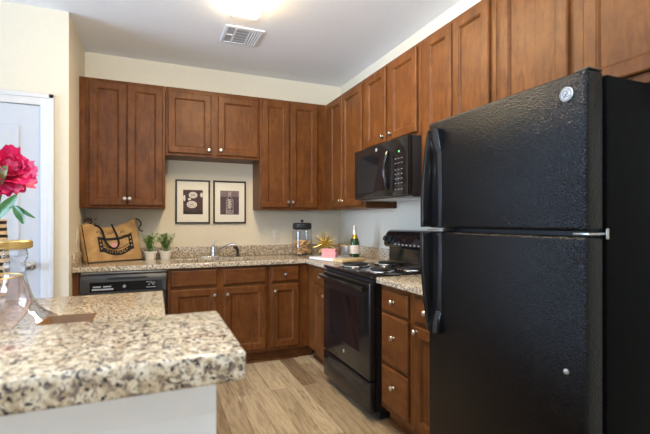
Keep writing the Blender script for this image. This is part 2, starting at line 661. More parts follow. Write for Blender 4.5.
# living side: glazed opening on the left, window behind the camera
wf = MB()
wf.slab([-6.9, -3.80, -0.85, YW], [0, 0.05, 2.35, H], lambda i, j: not (i == 1 and j == 1), 0, 0.12, 0)
for v in wf.bm.verts:
    y, z, t = v.co
    v.co = (-7.58 - t, y, z)
bmesh.ops.recalc_face_normals(wf.bm, faces=wf.bm.faces)
struct('wall_side', wf, 'wall')
wr = MB()
wr.slab([-7.7, -4.15, -1.05, 0.12], [0, 0.65, 2.45, H], lambda i, j: not (i == 1 and j == 1), 0, 0.12, 0)
for v in wr.bm.verts:
    x, z, t = v.co
    v.co = (x, -6.78 - t, z)
bmesh.ops.recalc_face_normals(wr.bm, faces=wr.bm.faces)
struct('wall_rear', wr, 'wall')
wn = MB()
for x in (-4.15, -3.12, -2.08, -1.09):
    wn.box(x, x + 0.04, -6.86, -6.80, 0.65, 2.45)
for z in (0.65, 2.41):
    wn.box(-4.15, -1.05, -6.86, -6.80, z, z + 0.04)
struct('window_1', wn, 'white')
wn = MB()
for y in (-3.80, -2.35, -0.90):
    wn.box(-7.66, -7.60, y, y + 0.05, 0.05, 2.35)
for z in (0.05, 2.30):
    wn.box(-7.66, -7.60, -3.80, -0.85, z, z + 0.05)
struct('window_2', wn, 'white')
# white panel door, casing
dm = MB(lambda u, v, w_: (u, YW + 0.035 - w_, v))
dm.slab([DX0 + 0.004, DX0 + 0.12, -3.15, -3.03, DX1 - 0.124, DX1 - 0.004], [0.01, 0.22, 0.88, 1.02, 1.93, DH - 0.004], lambda i, j: True, 0, 0.035, 0)
door = struct('door_1', dm, 'door')
dp = MB(lambda u, v, w_: (u, YW + 0.0 - w_, v))
for (u0, u1) in ((DX0 + 0.12, -3.15), (-3.03, DX1 - 0.124)):
    for (v0, v1) in ((0.22, 0.88), (1.02, 1.93)):
        dp.rings(u0, u1, v0, v1, [(0, 0.0002), (0.004, 0.006), (0.012, 0.0065), (0.030, 0.0015), (0.034, 0.0015), (0.055, 0.0075)], False)
struct('door_panel', dp, 'door', door, 25)
hd = MB()
hd.lathe([(0.032, 0), (0.032, 0.006), (0.012, 0.010), (0.011, 0.035), (0.024, 0.042), (0.028, 0.055), (0.024, 0.066), (0.0, 0.070)], (-2.722, YW, 0.953), (0, -1, 0))
struct('door_handle', hd, 'nickel', door)
ca = MB(lambda u, v, w_: (u, YW - w_, v))
cw = 0.082
ca.box(DX1, DX1 + cw, 0, DH + cw, 0, 0.014, 0.003)
ca.box(DX1 + 0.05, DX1 + cw, 0, DH + cw, 0, 0.020, 0.004)
ca.box(DX0 - cw, DX0, 0, DH + cw, 0, 0.014, 0.003)
ca.box(DX0 - cw, DX0 - 0.05, 0, DH + cw, 0, 0.020, 0.004)
ca.box(DX0, DX1, DH, DH + cw, 0, 0.014, 0.003)
ca.box(DX0 - cw, DX1 + cw, DH + 0.05, DH + cw, 0, 0.020, 0.004)
struct('trim_1', ca, 'white')
bb = MB(lambda u, v, w_: (u, YW - w_, v))
bb.box(DX1 + cw + 0.001, XL, 0, 0.09, 0, 0.012, 0.003)
struct('baseboard_left', bb, 'white')

# ------------------------------------------------------------------ cabinets
FRAME = 0.019


def shaker(fr, u0, u1, v0, v1, w0, stile=0.058, t=0.019):
    m = MB(fr)
    m.rings(u0, u1, v0, v1, [(0.0, w0), (0.0, w0 + t - 0.006), (0.003, w0 + t - 0.002), (0.007, w0 + t), (stile - 0.004, w0 + t), (stile - 0.002, w0 + t - 0.003), (stile + 0.003, w0 + t - 0.005), (stile + 0.009, w0 + t - 0.013)])
    return m


def slabfront(fr, u0, u1, v0, v1, w0, t=0.019):
    m = MB(fr)
    m.rings(u0, u1, v0, v1, [(0.0, w0), (0.0, w0 + t - 0.008), (0.003, w0 + t - 0.004), (0.012, w0 + t)])
    return m


def knob(fr, u, v, w0):
    return MB(fr).lathe([(0.009, 0), (0.0065, 0.004), (0.006, 0.012), (0.014, 0.017), (0.0155, 0.022), (0.012, 0.027), (0.0, 0.029)], (u, v, w0), (0, 0, 1), 16)


def carcass(fr, u0, u1, v0, v1, d, toe=0):
    m = MB(fr)
    m.box(u0, u1, v0, v1 if u1 - u0 < 0.83 or not toe else 0.73, 0.004, d - FRAME)
    if toe:
        m.box(u0, u1, 0, v0, 0.004, d - 0.075)
    return m


def face(fr, u0, u1, v0, v1, d, us, vs):
    """face frame with stiles centred on us and rails centred on vs"""
    m = MB(fr)
    xs = sorted(set([u0, u1] + [x for a in us for x in a]))
    ys = sorted(set([v0, v1] + [y for a in vs for y in a]))

    def keep(i, j):
        x, y = (xs[i] + xs[i + 1]) / 2, (ys[j] + ys[j + 1]) / 2
        return any(a <= x <= b for a, b in us) or any(a <= y <= b for a, b in vs)
    old = m.fr
    m.fr = lambda a, b, c: old(a, b, c)
    m.slab(xs, ys, keep, d - FRAME, d, 0.0015)
    return m


def cabinet(kind, label, fr, u0, u1, v0, v1, d, doors, drawers=(), mullions=(), rails=(), toe=0, group=None, filler=None):
    """doors = [(u0, u1, v0, v1, knob_u, knob_v)], drawers likewise with knob or None"""
    base = fr((u0 + u1) / 2, 0 if toe else v0, d / 2)
    t = thing(kind, label, 'cabinet', base, 0, group)
    e = 0.0006
    part('body', carcass(fr, u0 + e, u1 - e, v0, v1, d, toe), 'wv', t)
    st = 0.038
    us = [(u0 + e, u0 + st), (u1 - st, u1 - e)] + list(mullions)
    vs = [(v0, v0 + st), (v1 - st, v1)] + list(rails)
    part('face_frame', face(fr, u0 + e, u1 - e, v0, v1, d, us, vs), 'wv', t)
    if toe:
        k = MB(fr)
        k.box(u0 + e, u1 - e, 0, v0 - 0.001, d - 0.075, d - 0.063)
        part('toe_board', k, 'wu' if fr is BACK else 'wy', t)
        q = MB(fr)
        q.prism([(0, 0), (0.018, 0), (0.016, 0.009), (0.009, 0.016), (0, 0.018)], u0 + e, u1 - e, (2, 1, 0))
        for v in q.bm.verts:
            p = Vector(v.co)
            if fr is BACK:
                p.y -= d - 0.063
            else:
                p.x -= d - 0.063
            v.co = p
        part('toe_molding', q, 'wu' if fr is BACK else 'wy', t)
    for (a, b, c, f, ku, kv) in doors:
        dd = part('door', shaker(fr, a, b, c, f, d + 0.001), 'wv', t, smooth=20)
        if ku is not None:
            part('knob', knob(fr, ku, kv, d + 0.020), 'nickel', dd)
    for (a, b, c, f, ku, kv) in drawers:
        dd = part('drawer' if ku is not None else 'false_front', slabfront(fr, a, b, c, f, d + 0.001), 'wu' if fr is BACK else 'wy', t, smooth=20)
        if ku is not None:
            part('knob', knob(fr, ku, kv, d + 0.020), 'nickel', dd)
    return t


ZU, ZT = 1.373, 2.4485
DU = 0.305
GU = 'upper wall cabinets'
GB = 'lower base cabinets'
# back wall, left to right
c = cabinet('wall_cabinet', 'tall brown two-door wall cabinet above the burlap bag, at left end of back wall', BACK, -2.452, -1.836, ZU, ZT, DU,
            [(-2.422, -2.146, 1.395, 2.425, -2.157, 1.452), (-2.136, -1.858, 1.395, 2.425, -2.119, 1.452)], mullions=[(-2.155, -2.127)], group=GU)
part('filler_strip', MB(BACK).box(XL + 0.001, -2.4525, ZU, ZT, 0.25, DU, 0.001), 'wv', c)
cabinet('wall_cabinet', 'short two-door wall cabinet hung high above the two framed prints', BACK, -1.834, -0.996, 1.845, ZT, DU,
        [(-1.815, -1.446, 1.868, 2.410, -1.467, 1.905), (-1.385, -1.016, 1.868, 2.410, -1.361, 1.912)], mullions=[(-1.455, -1.376)], group=GU)
c = cabinet('wall_cabinet', 'tall two-door wall cabinet right of the framed prints, above the cork jar', BACK, -0.994, -0.384, ZU, ZT, DU,
            [(-0.973, -0.703, 1.395, 2.425, -0.714, 1.449), (-0.687, -0.404, 1.395, 2.425, -0.668, 1.449)], mullions=[(-0.711, -0.679)], group=GU)
part('filler_strip', MB(BACK).box(-0.3835, -0.3055, ZU, ZT, 0.286, DU), 'wv', c)
# right wall, corner to camera
cabinet('wall_cabinet', 'tall narrow-doored corner wall cabinet between back wall and microwave', RIGHT, 0.306, 1.160, ZU, ZT, DU,
        [(0.440, 0.724, 1.395, 2.425, 0.704, 1.449), (0.734, 1.112, 1.395, 2.425, 0.752, 1.449)], mullions=[(0.306, 0.450), (0.715, 0.745), (1.10, 1.15)], group=GU)
cabinet('wall_cabinet', 'short two-door wall cabinet mounted directly on top of the microwave', RIGHT, 1.162, 1.926, 1.830, ZT, DU,
        [(1.180, 1.500, 1.858, 2.425, 1.466, 1.905), (1.560, 1.893, 1.858, 2.425, 1.582, 1.905)], mullions=[(1.49, 1.57)], group=GU)
cabinet('wall_cabinet', 'tall two-door wall cabinet between microwave and refrigerator handle', RIGHT, 1.928, 2.566, ZU, ZT, DU,
        [(1.985, 2.238, 1.395, 2.425, 2.215, 1.449), (2.249, 2.528, 1.395, 2.425, 2.270, 1.449)], mullions=[(1.93, 2.0), (2.23, 2.26)], group=GU)
cabinet('wall_cabinet', 'wide wall cabinet above the black refrigerator, reaching the right picture edge', RIGHT, 2.568, 3.480, 1.755, ZT, DU,
        [(2.600, 2.968, 1.794, 2.425, 2.945, 1.84), (3.034, 3.442, 1.794, 2.425, 3.058, 1.84)], mullions=[(2.96, 3.04)], group=GU)

ZB = 0.874
DB = 0.61
# base cabinets on the back wall
c = cabinet('base_cabinet', 'sink base cabinet with two plain false drawer fronts right of dishwasher', BACK, -1.828, -0.990, 0.105, ZB, DB,
            [(-1.803, -1.436, 0.135, 0.697, -1.457, 0.640), (-1.381, -1.014, 0.135, 0.697, -1.350, 0.640)],
            [(-1.803, -1.436, 0.722, 0.858, None, 0), (-1.381, -1.014, 0.722, 0.858, None, 0)], mullions=[(-1.445, -1.372)], rails=[(0.690, 0.730)], toe=1, group=GB)
c = cabinet('base_cabinet', 'single door base cabinet below the cork jar, in the back corner', BACK, -0.988, -0.690, 0.105, ZB, DB,
            [(-0.962, -0.706, 0.135, 0.697, -0.930, 0.640)], [(-0.962, -0.706, 0.722, 0.858, -0.834, 0.785)], rails=[(0.690, 0.730)], toe=1, group=GB)
k = MB(BACK)
k.box(-0.6895, -0.6115, 0.105, ZB, DB - FRAME, DB)
k.box(-0.6895, -0.548, 0, 0.104, DB - 0.075, DB - 0.063)
part('filler_strip', k, 'wv', c)
# side panel at the left of the dishwasher
dpn = MB(BACK).box(XL + 0.001, -2.446, 0.0, ZB, 0.004, DB, 0.001)
single('end_panel', dpn, 'wv', 'narrow upright brown wood end panel left of the dishwasher', 'panel', (-2.47, -0.3, 0))
# base cabinets on the right wall
cabinet('base_cabinet', 'narrow base cabinet under white tray, squeezed between corner and range', RIGHT, 0.612, 1.160, 0.105, ZB, DB,
        [(0.782, 1.145, 0.135, 0.697, 1.060, 0.647)], [(0.782, 1.145, 0.722, 0.858, 0.971, 0.789)], mullions=[(0.612, 0.795)], rails=[(0.690, 0.730)], toe=1, group=GB)
cabinet('base_cabinet', 'three-drawer base cabinet immediately right of the black range', RIGHT, 1.932, 2.292, 0.105, ZB, DB,
        [], [(1.962, 2.244, 0.716, 0.846, 2.097, 0.784), (1.962, 2.244, 0.400, 0.700, 2.104, 0.576), (1.962, 2.244, 0.140, 0.384, 2.102, 0.283)],
        mullions=[(2.22, 2.29)], rails=[(0.69, 0.73), (0.38, 0.42)], toe=1, group=GB)
cabinet('base_cabinet', 'drawer over door base cabinet partly hidden behind the refrigerator handle', RIGHT, 2.294, 2.592, 0.105, ZB, DB,
        [(2.306, 2.575, 0.135, 0.697, 2.330, 0.668)], [(2.306, 2.575, 0.716, 0.846, 2.418, 0.787)], rails=[(0.690, 0.730)], toe=1, group=GB)

# ------------------------------------------------------------------ worktops
ZC0, ZC1 = 0.876, 0.914
ct = thing('countertop', 'L-shaped granite worktop with sink along the back wall and corner', 'worktop', (-1.3, -0.3, ZC0))
xs = [XL + 0.001, -1.74, -1.10, -0.648, -0.003]
ys = [-1.160, -0.648, -0.56, -0.20, -0.003]
part('slab', MB().slab(xs, ys, lambda i, j: (j >= 1 or i == 3) and not (i == 1 and j == 2), ZC0, ZC1, 0.005), 'granite', ct)
bs = MB()
bs.box(XL + 0.001, -0.022, -0.022, -0.002, ZC1, 1.014, 0.002)
part('backsplash', bs, 'granite', ct)
part('backsplash', MB().box(-0.021, -0.002, -1.160, -0.002, ZC1, 1.014, 0.002), 'granite', ct)
part('backsplash', MB().box(XL + 0.001, XL + 0.02, -0.640, -0.023, ZC1, 1.014, 0.002), 'granite', ct)
ct2 = thing('countertop', 'short granite worktop between the black range and refrigerator', 'worktop', (-0.3, -2.26, ZC0))
part('slab', MB().slab([-0.648, -0.003], [-2.592, -1.931], lambda i, j: True, ZC0, ZC1, 0.005), 'granite', ct2)
part('backsplash', MB().box(-0.021, -0.002, -2.592, -1.931, ZC1, 1.014, 0.002), 'granite', ct2)

# sink
sk = thing('sink', 'stainless steel basin set into the granite under the faucet', 'sink', (-1.42, -0.38, 0.74))
b = MB()
b.slab([-1.738, -1.102], [-0.558, -0.202], lambda i, j: True, 0.735, 0.745, 0.002)
for (x0, x1, y0, y1) in ((-1.738, -1.728, -0.558, -0.202), (-1.112, -1.102, -0.558, -0.202), (-1.728, -1.112, -0.558, -0.548), (-1.728, -1.112, -0.212, -0.202)):
    b.box(x0, x1, y0, y1, 0.745, 0.874, 0.002)
part('basin', b, 'sinksteel', sk)
part('drain', MB().lathe([(0.04, 0), (0.045, 0.003), (0.02, 0.004), (0.0, 0.002)], (-1.42, -0.38, 0.745)), 'chrome', sk)
# faucet
fa = thing('faucet', 'chrome single-handle kitchen faucet behind the sink', 'faucet', (-1.40, -0.11, ZC1))
part('deck_plate', MB().box(-1.515, -1.285, -0.140, -0.085, ZC1, 0.924, 0.004), 'chrome', fa)
part('body', MB().lathe([(0.030, 0), (0.028, 0.01), (0.027, 0.075), (0.025, 0.095), (0.012, 0.108), (0, 0.112)], (-1.40, -0.112, 0.924)), 'chrome', fa)
part('handle', MB().tube([(-1.40, -0.112, 1.03), (-1.396, -0.110, 1.055), (-1.375, -0.105, 1.078)], [0.010, 0.008, 0.006]), 'chrome', fa)
part('spout', MB().tube([(-1.385, -0.118, 0.955), (-1.34, -0.13, 0.985), (-1.28, -0.145, 1.022), (-1.225, -0.16, 1.040), (-1.205, -0.165, 1.034), (-1.200, -0.167, 1.018)], [0.015, 0.014, 0.012, 0.012, 0.012, 0.011], 10), 'chrome', fa)
sp = thing('sink_sprayer', 'black pull-out sprayer standing right of the faucet', 'sprayer', (-1.165, -0.11, ZC1))
part('base', MB().lathe([(0.024, 0), (0.022, 0.008), (0.016, 0.022), (0.013, 0.03), (0, 0.03)], (-1.165, -0.11, ZC1)), 'blackmatte', sp)
part('spray_head', MB().tube([(-1.165, -0.11, 0.940), (-1.168, -0.11, 0.975), (-1.178, -0.112, 0.998), (-1.205, -0.118, 1.008)], [0.013, 0.015, 0.018, 0.014], 10), 'blackmatte', sp)

# ------------------------------------------------------------------ island
SX = -3.35
struct('wall_island', MB().box(SX, -1.830, -3.42, -3.30, 0, 1.020), 'panelwhite')
tr = MB()
tr.box(SX, -1.826, -3.432, -3.42, 0.930, 1.020, 0.002)
tr.box(SX, -1.826, -3.4295, -3.42, 0.0, 0.9298, 0.001)
tr.box(-1.830, -1.824, -3.43, -3.30, 0.0, 1.020, 0.002)
struct('trim_2', tr, 'panelwhite')
ib = thing('island_counter', 'lower granite counter of the island behind the raised bar', 'worktop', (-2.6, -2.6, ZC0))
part('slab', MB().slab([SX, -1.885], [-3.297, -1.955], lambda i, j: True, ZC0, ZC1, 0.005), 'granite', ib)
ic = thing('island_cabinet', 'brown island cabinet below the lower granite counter', 'cabinet', (-2.6, -2.6, 0))
part('body', MB().box(SX, -1.92, -3.297, -2.01, 0.105, ZC0 - 0.001), 'wv', ic)
part('toe_board', MB().box(SX, -1.95, -3.297, -2.08, 0.0, 0.104), 'wv', ic)
br = MB().slab([SX, -1.795], [-3.545, -3.238], lambda i, j: True, 1.0215, 1.067, 0.007)
single('bar_top', br, 'granite', 'thick speckled granite bar top in the near left foreground', 'worktop', (-2.5, -3.39, 1.0215))

# ------------------------------------------------------------------ dishwasher
dw = thing('dishwasher', 'black dishwasher below the burlap bag', 'dishwasher', (-2.14, -0.3, 0))
part('body', MB(BACK).box(-2.440, -1.834, 0.10, 0.868, 0.02, 0.595), 'blackmatte', dw)
part('kickplate', MB(BACK).box(-2.438, -1.836, 0.0, 0.10, 0.02, 0.54), 'blackmatte', dw)
part('door', MB(BACK).box(-2.438, -1.836, 0.105, 0.700, 0.596, 0.632, 0.006), 'black', dw)
pn = MB(BACK)
pn.prism([(0.596, 0.704), (0.640, 0.704), (0.646, 0.72), (0.640, 0.82), (0.628, 0.848), (0.596, 0.850)], -2.438, -1.836, (2, 1, 0), 0.002)
cp = part('control_panel', pn, 'darkgrey', dw)
part('display_strip', MB(BACK).prism([(0.640, 0.722), (0.6475, 0.724), (0.6425, 0.796), (0.636, 0.796)], -2.375, -1.865, (2, 1, 0)), 'black', cp)
part('handle_recess', MB(BACK).box(-2.26, -1.98, 0.812, 0.830, 0.625, 0.642, 0.003), 'blackmatte', cp)
for i in range(2):
    part('button', MB(BACK).box(-2.355 + i * 0.07, -2.300 + i * 0.07, 0.757, 0.767, 0.640, 0.6478, 0.001), 'greymark', cp)
part('button_row', MB(BACK).box(-2.360, -2.215, 0.736, 0.748, 0.640, 0.6487, 0.001), 'greymark', cp)
part('emblem', MB(BACK).lathe([(0.012, 0), (0.011, 0.003), (0, 0.003)], (-2.14, 0.758, 0.645), (0, 0, 1), 16), 'emblem', cp)
lg = MB(BACK)
for a, b_ in (((-1.985, 0.783), (-1.962, 0.783)), ((-1.955, 0.789), (-1.930, 0.756)), ((-1.970, 0.758), (-1.956, 0.772)), ((-1.935, 0.784), (-1.920, 0.770)), ((-1.985, 0.742), (-1.915, 0.742))):
    lg.tube([(a[0], a[1], 0.6472 - (a[1] - 0.724) * 0.07), (b_[0], b_[1], 0.6472 - (b_[1] - 0.724) * 0.07)], 0.0024, 6)
part('lettering', lg, 'greymark', cp)
part('top_strip', MB(BACK).box(-2.438, -1.836, 0.853, 0.868, 0.596, 0.612, 0.002), 'steel', dw)

# ------------------------------------------------------------------ range
R0, R1 = 1.166, 1.926
rg = thing('range', 'black freestanding electric range with coil burners', 'stove', (-0.35, -1.546, 0))
part('body', MB(RIGHT).box(R0, R1, 0.06, 0.894, 0.03, 0.645), 'black', rg)
ft = MB(RIGHT)
ft.box(R0 + 0.03, R1 - 0.03, 0.0, 0.06, 0.06, 0.60)
part('base', ft, 'blackmatte', rg)
ck = MB(RIGHT)
ck.box(R0 - 0.003, R1 + 0.003, 0.895, 0.920, 0.03, 0.682, 0.006, 3)
cook = part('cooktop', ck, 'black', rg)
dm = MB(RIGHT)
dm.box(R0 + 0.003, R1 - 0.003, 0.262, 0.872, 0.646, 0.690, 0.008, 3)
od = part('oven_door', dm, 'black', rg)
part('window', MB(RIGHT).rings(R0 + 0.13, R1 - 0.13, 0.40, 0.765, [(0, 0.688), (0, 0.691), (0.008, 0.693), (0.014, 0.6905)]), 'blackglass', od)
hb = MB(RIGHT)
hb.tube([(R0 + 0.02, 0.838, 0.722), (R0 + 0.10, 0.840, 0.738), (R0 + 0.25, 0.841, 0.745), ((R0 + R1) / 2, 0.841, 0.747), (R1 - 0.25, 0.841, 0.745), (R1 - 0.10, 0.840, 0.738), (R1 - 0.02, 0.838, 0.722)], 0.016, 10)
for u in (R0 + 0.035, R1 - 0.035):
    hb.box(u - 0.014, u + 0.014, 0.824, 0.854, 0.685, 0.728, 0.004)
part('handle', hb, 'black', od)
part('emblem', MB(RIGHT).lathe([(0.013, 0), (0.012, 0.003), (0, 0.003)], (1.546, 0.405 - 0.06, 0.689), (0, 0, 1), 16), 'emblem', od)
part('vent_gap', MB(RIGHT).box(R0 + 0.003, R1 - 0.003, 0.875, 0.893, 0.640, 0.668), 'blackmatte', rg)
dr = MB(RIGHT)
dr.box(R0 + 0.003, R1 - 0.003, 0.058, 0.250, 0.646, 0.688, 0.008, 3)
sd = part('storage_drawer', dr, 'black', rg)
part('pull_recess', MB(RIGHT).rings(R0 + 0.10, R1 - 0.10, 0.165, 0.222, [(0, 0.6875), (0.003, 0.692), (0.010, 0.692), (0.018, 0.684)], False), 'blackmatte', sd)
# burners
for (u, w_, r) in ((1.355, 0.505, 0.100), (1.735, 0.505, 0.078), (1.355, 0.225, 0.078), (1.735, 0.225, 0.100)):
    m = MB(RIGHT)
    m.lathe([(r * 0.25, -0.004 + 0.0075), (r * 0.9, 0.0025), (r + 0.008, 0.006), (r + 0.018, 0.008), (r + 0.020, 0.004), (r + 0.018, 0.001)], (u, 0.919, w_), (0, 1, 0), 32)
    dpan = part('drip_pan', m, 'chrome', cook)
    m = MB(RIGHT)
    n = 90
    turns = 4 if r > 0.09 else 3.2
    pts = []
    for i in range(n + 1):
        a = 2 * PI * turns * i / n
        rr = 0.018 + (r - 0.018) * i / n
        pts.append((u + rr * math.cos(a), 0.934, w_ + rr * math.sin(a)))
    m.tube(pts, 0.0065, 6)
    part('burner_coil', m, 'coil', dpan)
# backguard
bg = MB(RIGHT)
bg.prism([(0.03, 0.921), (0.105, 0.921), (0.092, 0.935), (0.090, 1.045), (0.128, 1.050), (0.142, 1.066), (0.140, 1.100), (0.124, 1.150), (0.104, 1.178), (0.080, 1.190), (0.03, 1.190)], R0 + 0.010, R1 - 0.010, (2, 1, 0), 0.006)
bgo = part('backguard', bg, 'black', rg)
for u in (1.215, 1.300, 1.790, 1.875):
    kb = MB(RIGHT)
    kb.lathe([(0.030, 0), (0.030, 0.006), (0.024, 0.010), (0.022, 0.034), (0.0, 0.036)], (u, 1.112, 0.128), (0, 0.32, 1), 16)
    kb.box(u - 0.004, u + 0.004, 1.102, 1.142, 0.138, 0.162, 0.001)
    part('control_knob', kb, 'blackmatte', bgo)
cl = MB(RIGHT)
cl.rings(1.42, 1.68, 1.085, 1.145, [(0, 0.13), (0, 0.1455), (0.004, 0.146)])
for v in cl.bm.verts:
    v.co.x += (v.co.z - 1.085) * 0.32
part('clock_panel', cl, 'blackglass', bgo)
mk = MB(RIGHT)
for i in range(8):
    u = 1.345 + i * 0.052
    mk.box(u, u + 0.022, 1.072, 1.082, 0.138, 0.1430)
part('lettering', mk, 'greymark', bgo)

# ------------------------------------------------------------------ microwave
mw = thing('microwave', 'black over-the-range microwave mounted above the stove', 'microwave', (-0.2, -1.546, 1.43))
A0, A1 = 1.165, 1.925
part('body', MB(RIGHT).box(A0, A1, 1.432, 1.826, 0.006, 0.372, 0.003), 'blackmatte', mw)
md = MB(RIGHT)
md.box(A0, A1 - 0.185, 1.436, 1.824, 0.373, 0.412, 0.005)
dd = part('door', md, 'black', mw)
part('window', MB(RIGHT).rings(A0 + 0.05, A1 - 0.265, 1.475, 1.765, [(0, 0.411), (0, 0.4125), (0.004, 0.4135), (0.008, 0.4125)]), 'blackglass', dd)
hp = [(1.690, 1.750 - 0.265 * i / 10, 0.418 + 0.030 * math.sin(PI * i / 10)) for i in range(11)]
part('handle', MB(RIGHT).tube(hp, [0.008] + [0.012] * 9 + [0.008], 10), 'black', dd)
part('emblem', MB(RIGHT).lathe([(0.013, 0), (0.012, 0.002), (0, 0.002)], (1.520, 1.788, 0.412), (0, 0, 1), 16), 'emblem', dd)
mcp = part('control_panel', MB(RIGHT).box(A1 - 0.183, A1, 1.436, 1.824, 0.373, 0.411, 0.004), 'black', mw)
part('display', MB(RIGHT).box(1.775, 1.880, 1.715, 1.755, 0.410, 0.4118), 'blackglass', mcp)
part('clock_light', MB(RIGHT).box(1.815, 1.832, 1.725, 1.737, 0.4115, 0.4122), 'green', mcp)
for r_ in range(7):
    for c_ in range(3):
        u = 1.772 + c_ * 0.037
        v = 1.685 - r_ * 0.031 - (0.012 if r_ > 1 else 0) - (0.010 if r_ > 5 else 0)
        part('button', MB(RIGHT).box(u, u + 0.020, v - 0.003, v + 0.002, 0.410, 0.4114), 'keymark', mcp)
part('vent_bottom', MB(RIGHT).box(A0 + 0.02, A1 - 0.02, 1.424, 1.4315, 0.05, 0.36, 0.002), 'steel', mw)

# ------------------------------------------------------------------ refrigerator
F0, F1 = 2.601, 3.351
fg = thing('refrigerator', 'tall black top-freezer refrigerator at the right of the picture', 'refrigerator', (-0.38, -2.976, 0))
part('case', MB(RIGHT).box(F0 + 0.004, F1, 0.03, 1.707, 0.03, 0.665, 0.008), 'fridgecase', fg)
part('base_grille', MB(RIGHT).box(F0 + 0.02, F1 - 0.02, 0.0, 0.075, 0.05, 0.70), 'blackmatte', fg)
part('gasket', MB(RIGHT).box(F0 + 0.015, F1 - 0.014, 0.085, 1.695, 0.6655, 0.6785), 'blackmatte', fg)
fd = part('freezer_door', MB(RIGHT).box(F0, F1, 1.232, 1.713, 0.679, 0.755, 0.012, 4), 'fridge', fg)
rd = part('refrigerator_door', MB(RIGHT).box(F0, F1, 0.080, 1.216, 0.679, 0.755, 0.012, 4), 'fridge', fg)
part('hinge', MB(RIGHT).box(F1 - 0.045, F1 - 0.003, 1.7135, 1.7185, 0.68, 0.745, 0.002), 'blackmatte', fg)
hg = MB(RIGHT)
hg.box(F1 - 0.05, F1 - 0.001, 1.221, 1.227, 0.64, 0.748, 0.001)
hg.box(F1 - 0.0005, F1 + 0.003, 1.208, 1.240, 0.660, 0.672, 0.001)
part('hinge', hg, 'steel', fg, label='grey metal centre hinge')
part('door_gap_trim', MB(RIGHT).box(F0 + 0.01, F0 + 0.11, 1.2205, 1.2275, 0.70, 0.765, 0.001), 'steel', fg)


def handle(z_end, z_gap, parent):
    s = 1 if z_end > z_gap else -1
    h = MB(RIGHT)
    L = abs(z_end - z_gap)
    prof_out, prof_in = [], []
    n = 12
    for i in range(n + 1):
        t = i / n
        z = z_end + (z_gap - z_end) * t
        out = 0.772 + 0.036 * math.sin(PI / 2 * min(1, t * 1.25))
        prof_out.append((out, z))
        if 0.16 <= t <= 0.90:
            prof_in.append((out - 0.022, z))
    poly = prof_out + [(0.754, z_gap), (0.754, z_end)]
    h.prism(poly, F0 + 0.010, F0 + 0.030, (2, 1, 0), 0.003)
    za, zb = min(z_end, z_gap), max(z_end, z_gap)
    h.box(F0 + 0.030, F0 + 0.098, za, zb, 0.754, 0.758, 0.001)
    h.prism([(0.760, z_end), (0.782, z_end), (0.760, z_end - s * 0.10)], F0 + 0.028, F0 + 0.096, (2, 1, 0), 0.002)
    return part('handle', h, 'black', parent)


handle(1.672, 1.236, fd)
handle(0.765, 1.212, rd)
em = MB(RIGHT)
em.lathe([(0.022, 0), (0.022, 0.003), (0.020, 0.0045), (0.0, 0.0045)], (3.287, 1.652, 0.7545), (0, 0, 1), 28)
emo = part('emblem', em, 'emblem', fd)
sc_ = MB(RIGHT)
cu, cv, cw_ = 3.287, 1.652, 0.7595
sc_.tube([(cu + 0.0175 * math.cos(a), cv + 0.0175 * math.sin(a), cw_) for a in [2 * PI * i / 28 for i in range(28)]], 0.0009, 5, True)
for pts in ([(0.001, 0.009), (-0.004, 0.011), (-0.009, 0.006), (-0.010, -0.001), (-0.007, -0.007), (-0.002, -0.006), (0.0, 0.0), (-0.004, 0.001)],
            [(-0.002, -0.006), (-0.003, -0.011), (-0.008, -0.010)],
            [(0.010, 0.008), (0.006, 0.011), (0.002, 0.007), (0.005, 0.002), (0.008, 0.001)],
            [(0.005, 0.002), (0.001, -0.003), (0.003, -0.009), (0.009, -0.008), (0.011, -0.004)]):
    sc_.tube([(cu + a, cv + b_, cw_) for a, b_ in pts], 0.0011, 5)
part('monogram', sc_, 'darkgrey', emo)
part('lock_button', MB(RIGHT).lathe([(0.009, 0), (0.008, 0.004), (0, 0.006)], (3.286, 0.800, 0.7545), (0, 0, 1), 16), 'emblem', rd, label='small round silver button')

# ------------------------------------------------------------------ ceiling fittings
cl = thing('ceiling_light', 'lit white fluorescent ceiling light at the top of the picture', 'lamp', (-1.355, -1.95, H))
part('base', MB().box(-1.464, -1.236, -2.502, -1.281, H - 0.0345, H - 0.0005, 0.003), 'white', cl)
df = MB()
pf = [(-1.460, H - 0.035), (-1.460, H - 0.047), (-1.452, H - 0.058), (-1.43, H - 0.064), (-1.27, H - 0.064), (-1.248, H - 0.058), (-1.240, H - 0.047), (-1.240, H - 0.035)]
df.prism(pf, -2.50, -1.283, (0, 2, 1))
part('diffuser', df, 'lamp', cl)
vt = thing('ceiling_vent', 'square white air vent in the ceiling behind the light', 'vent', (-1.27, -0.85, H))
vm = MB(lambda u, v, w_: (u, v, H - w_))
vm.rings(-1.422, -1.118, -1.002, -0.698, [(0, 0.0), (0.002, 0.008), (0.022, 0.011), (0.026, 0.004)], False)
part('frame', vm, 'ventwhite', vt)
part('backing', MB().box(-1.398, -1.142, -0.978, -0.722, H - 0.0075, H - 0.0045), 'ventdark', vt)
sl = MB(lambda u, v, w_: (u, v, H - w_))
for x in (-1.335, -1.225):
    sl.box(x - 0.006, x + 0.006, -0.978, -0.722, 0.004, 0.012)
sl.box(-1.398, -1.335, -0.856, -0.842, 0.004, 0.012)
for i in range(4):
    x = -1.215 + i * 0.019
    sl.prism([(x, 0.004), (x + 0.004, 0.003), (x + 0.016, 0.012), (x + 0.012, 0.013)], -0.978, -0.722, (0, 2, 1))
for i in range(5):
    y = -0.975 + i * 0.05
    sl.prism([(y + 0.030, 0.004), (y + 0.034, 0.003), (y + 0.004, 0.013), (y, 0.012)], -1.329, -1.231, (1, 2, 0))
part('slat', sl, 'ventwhite', vt)


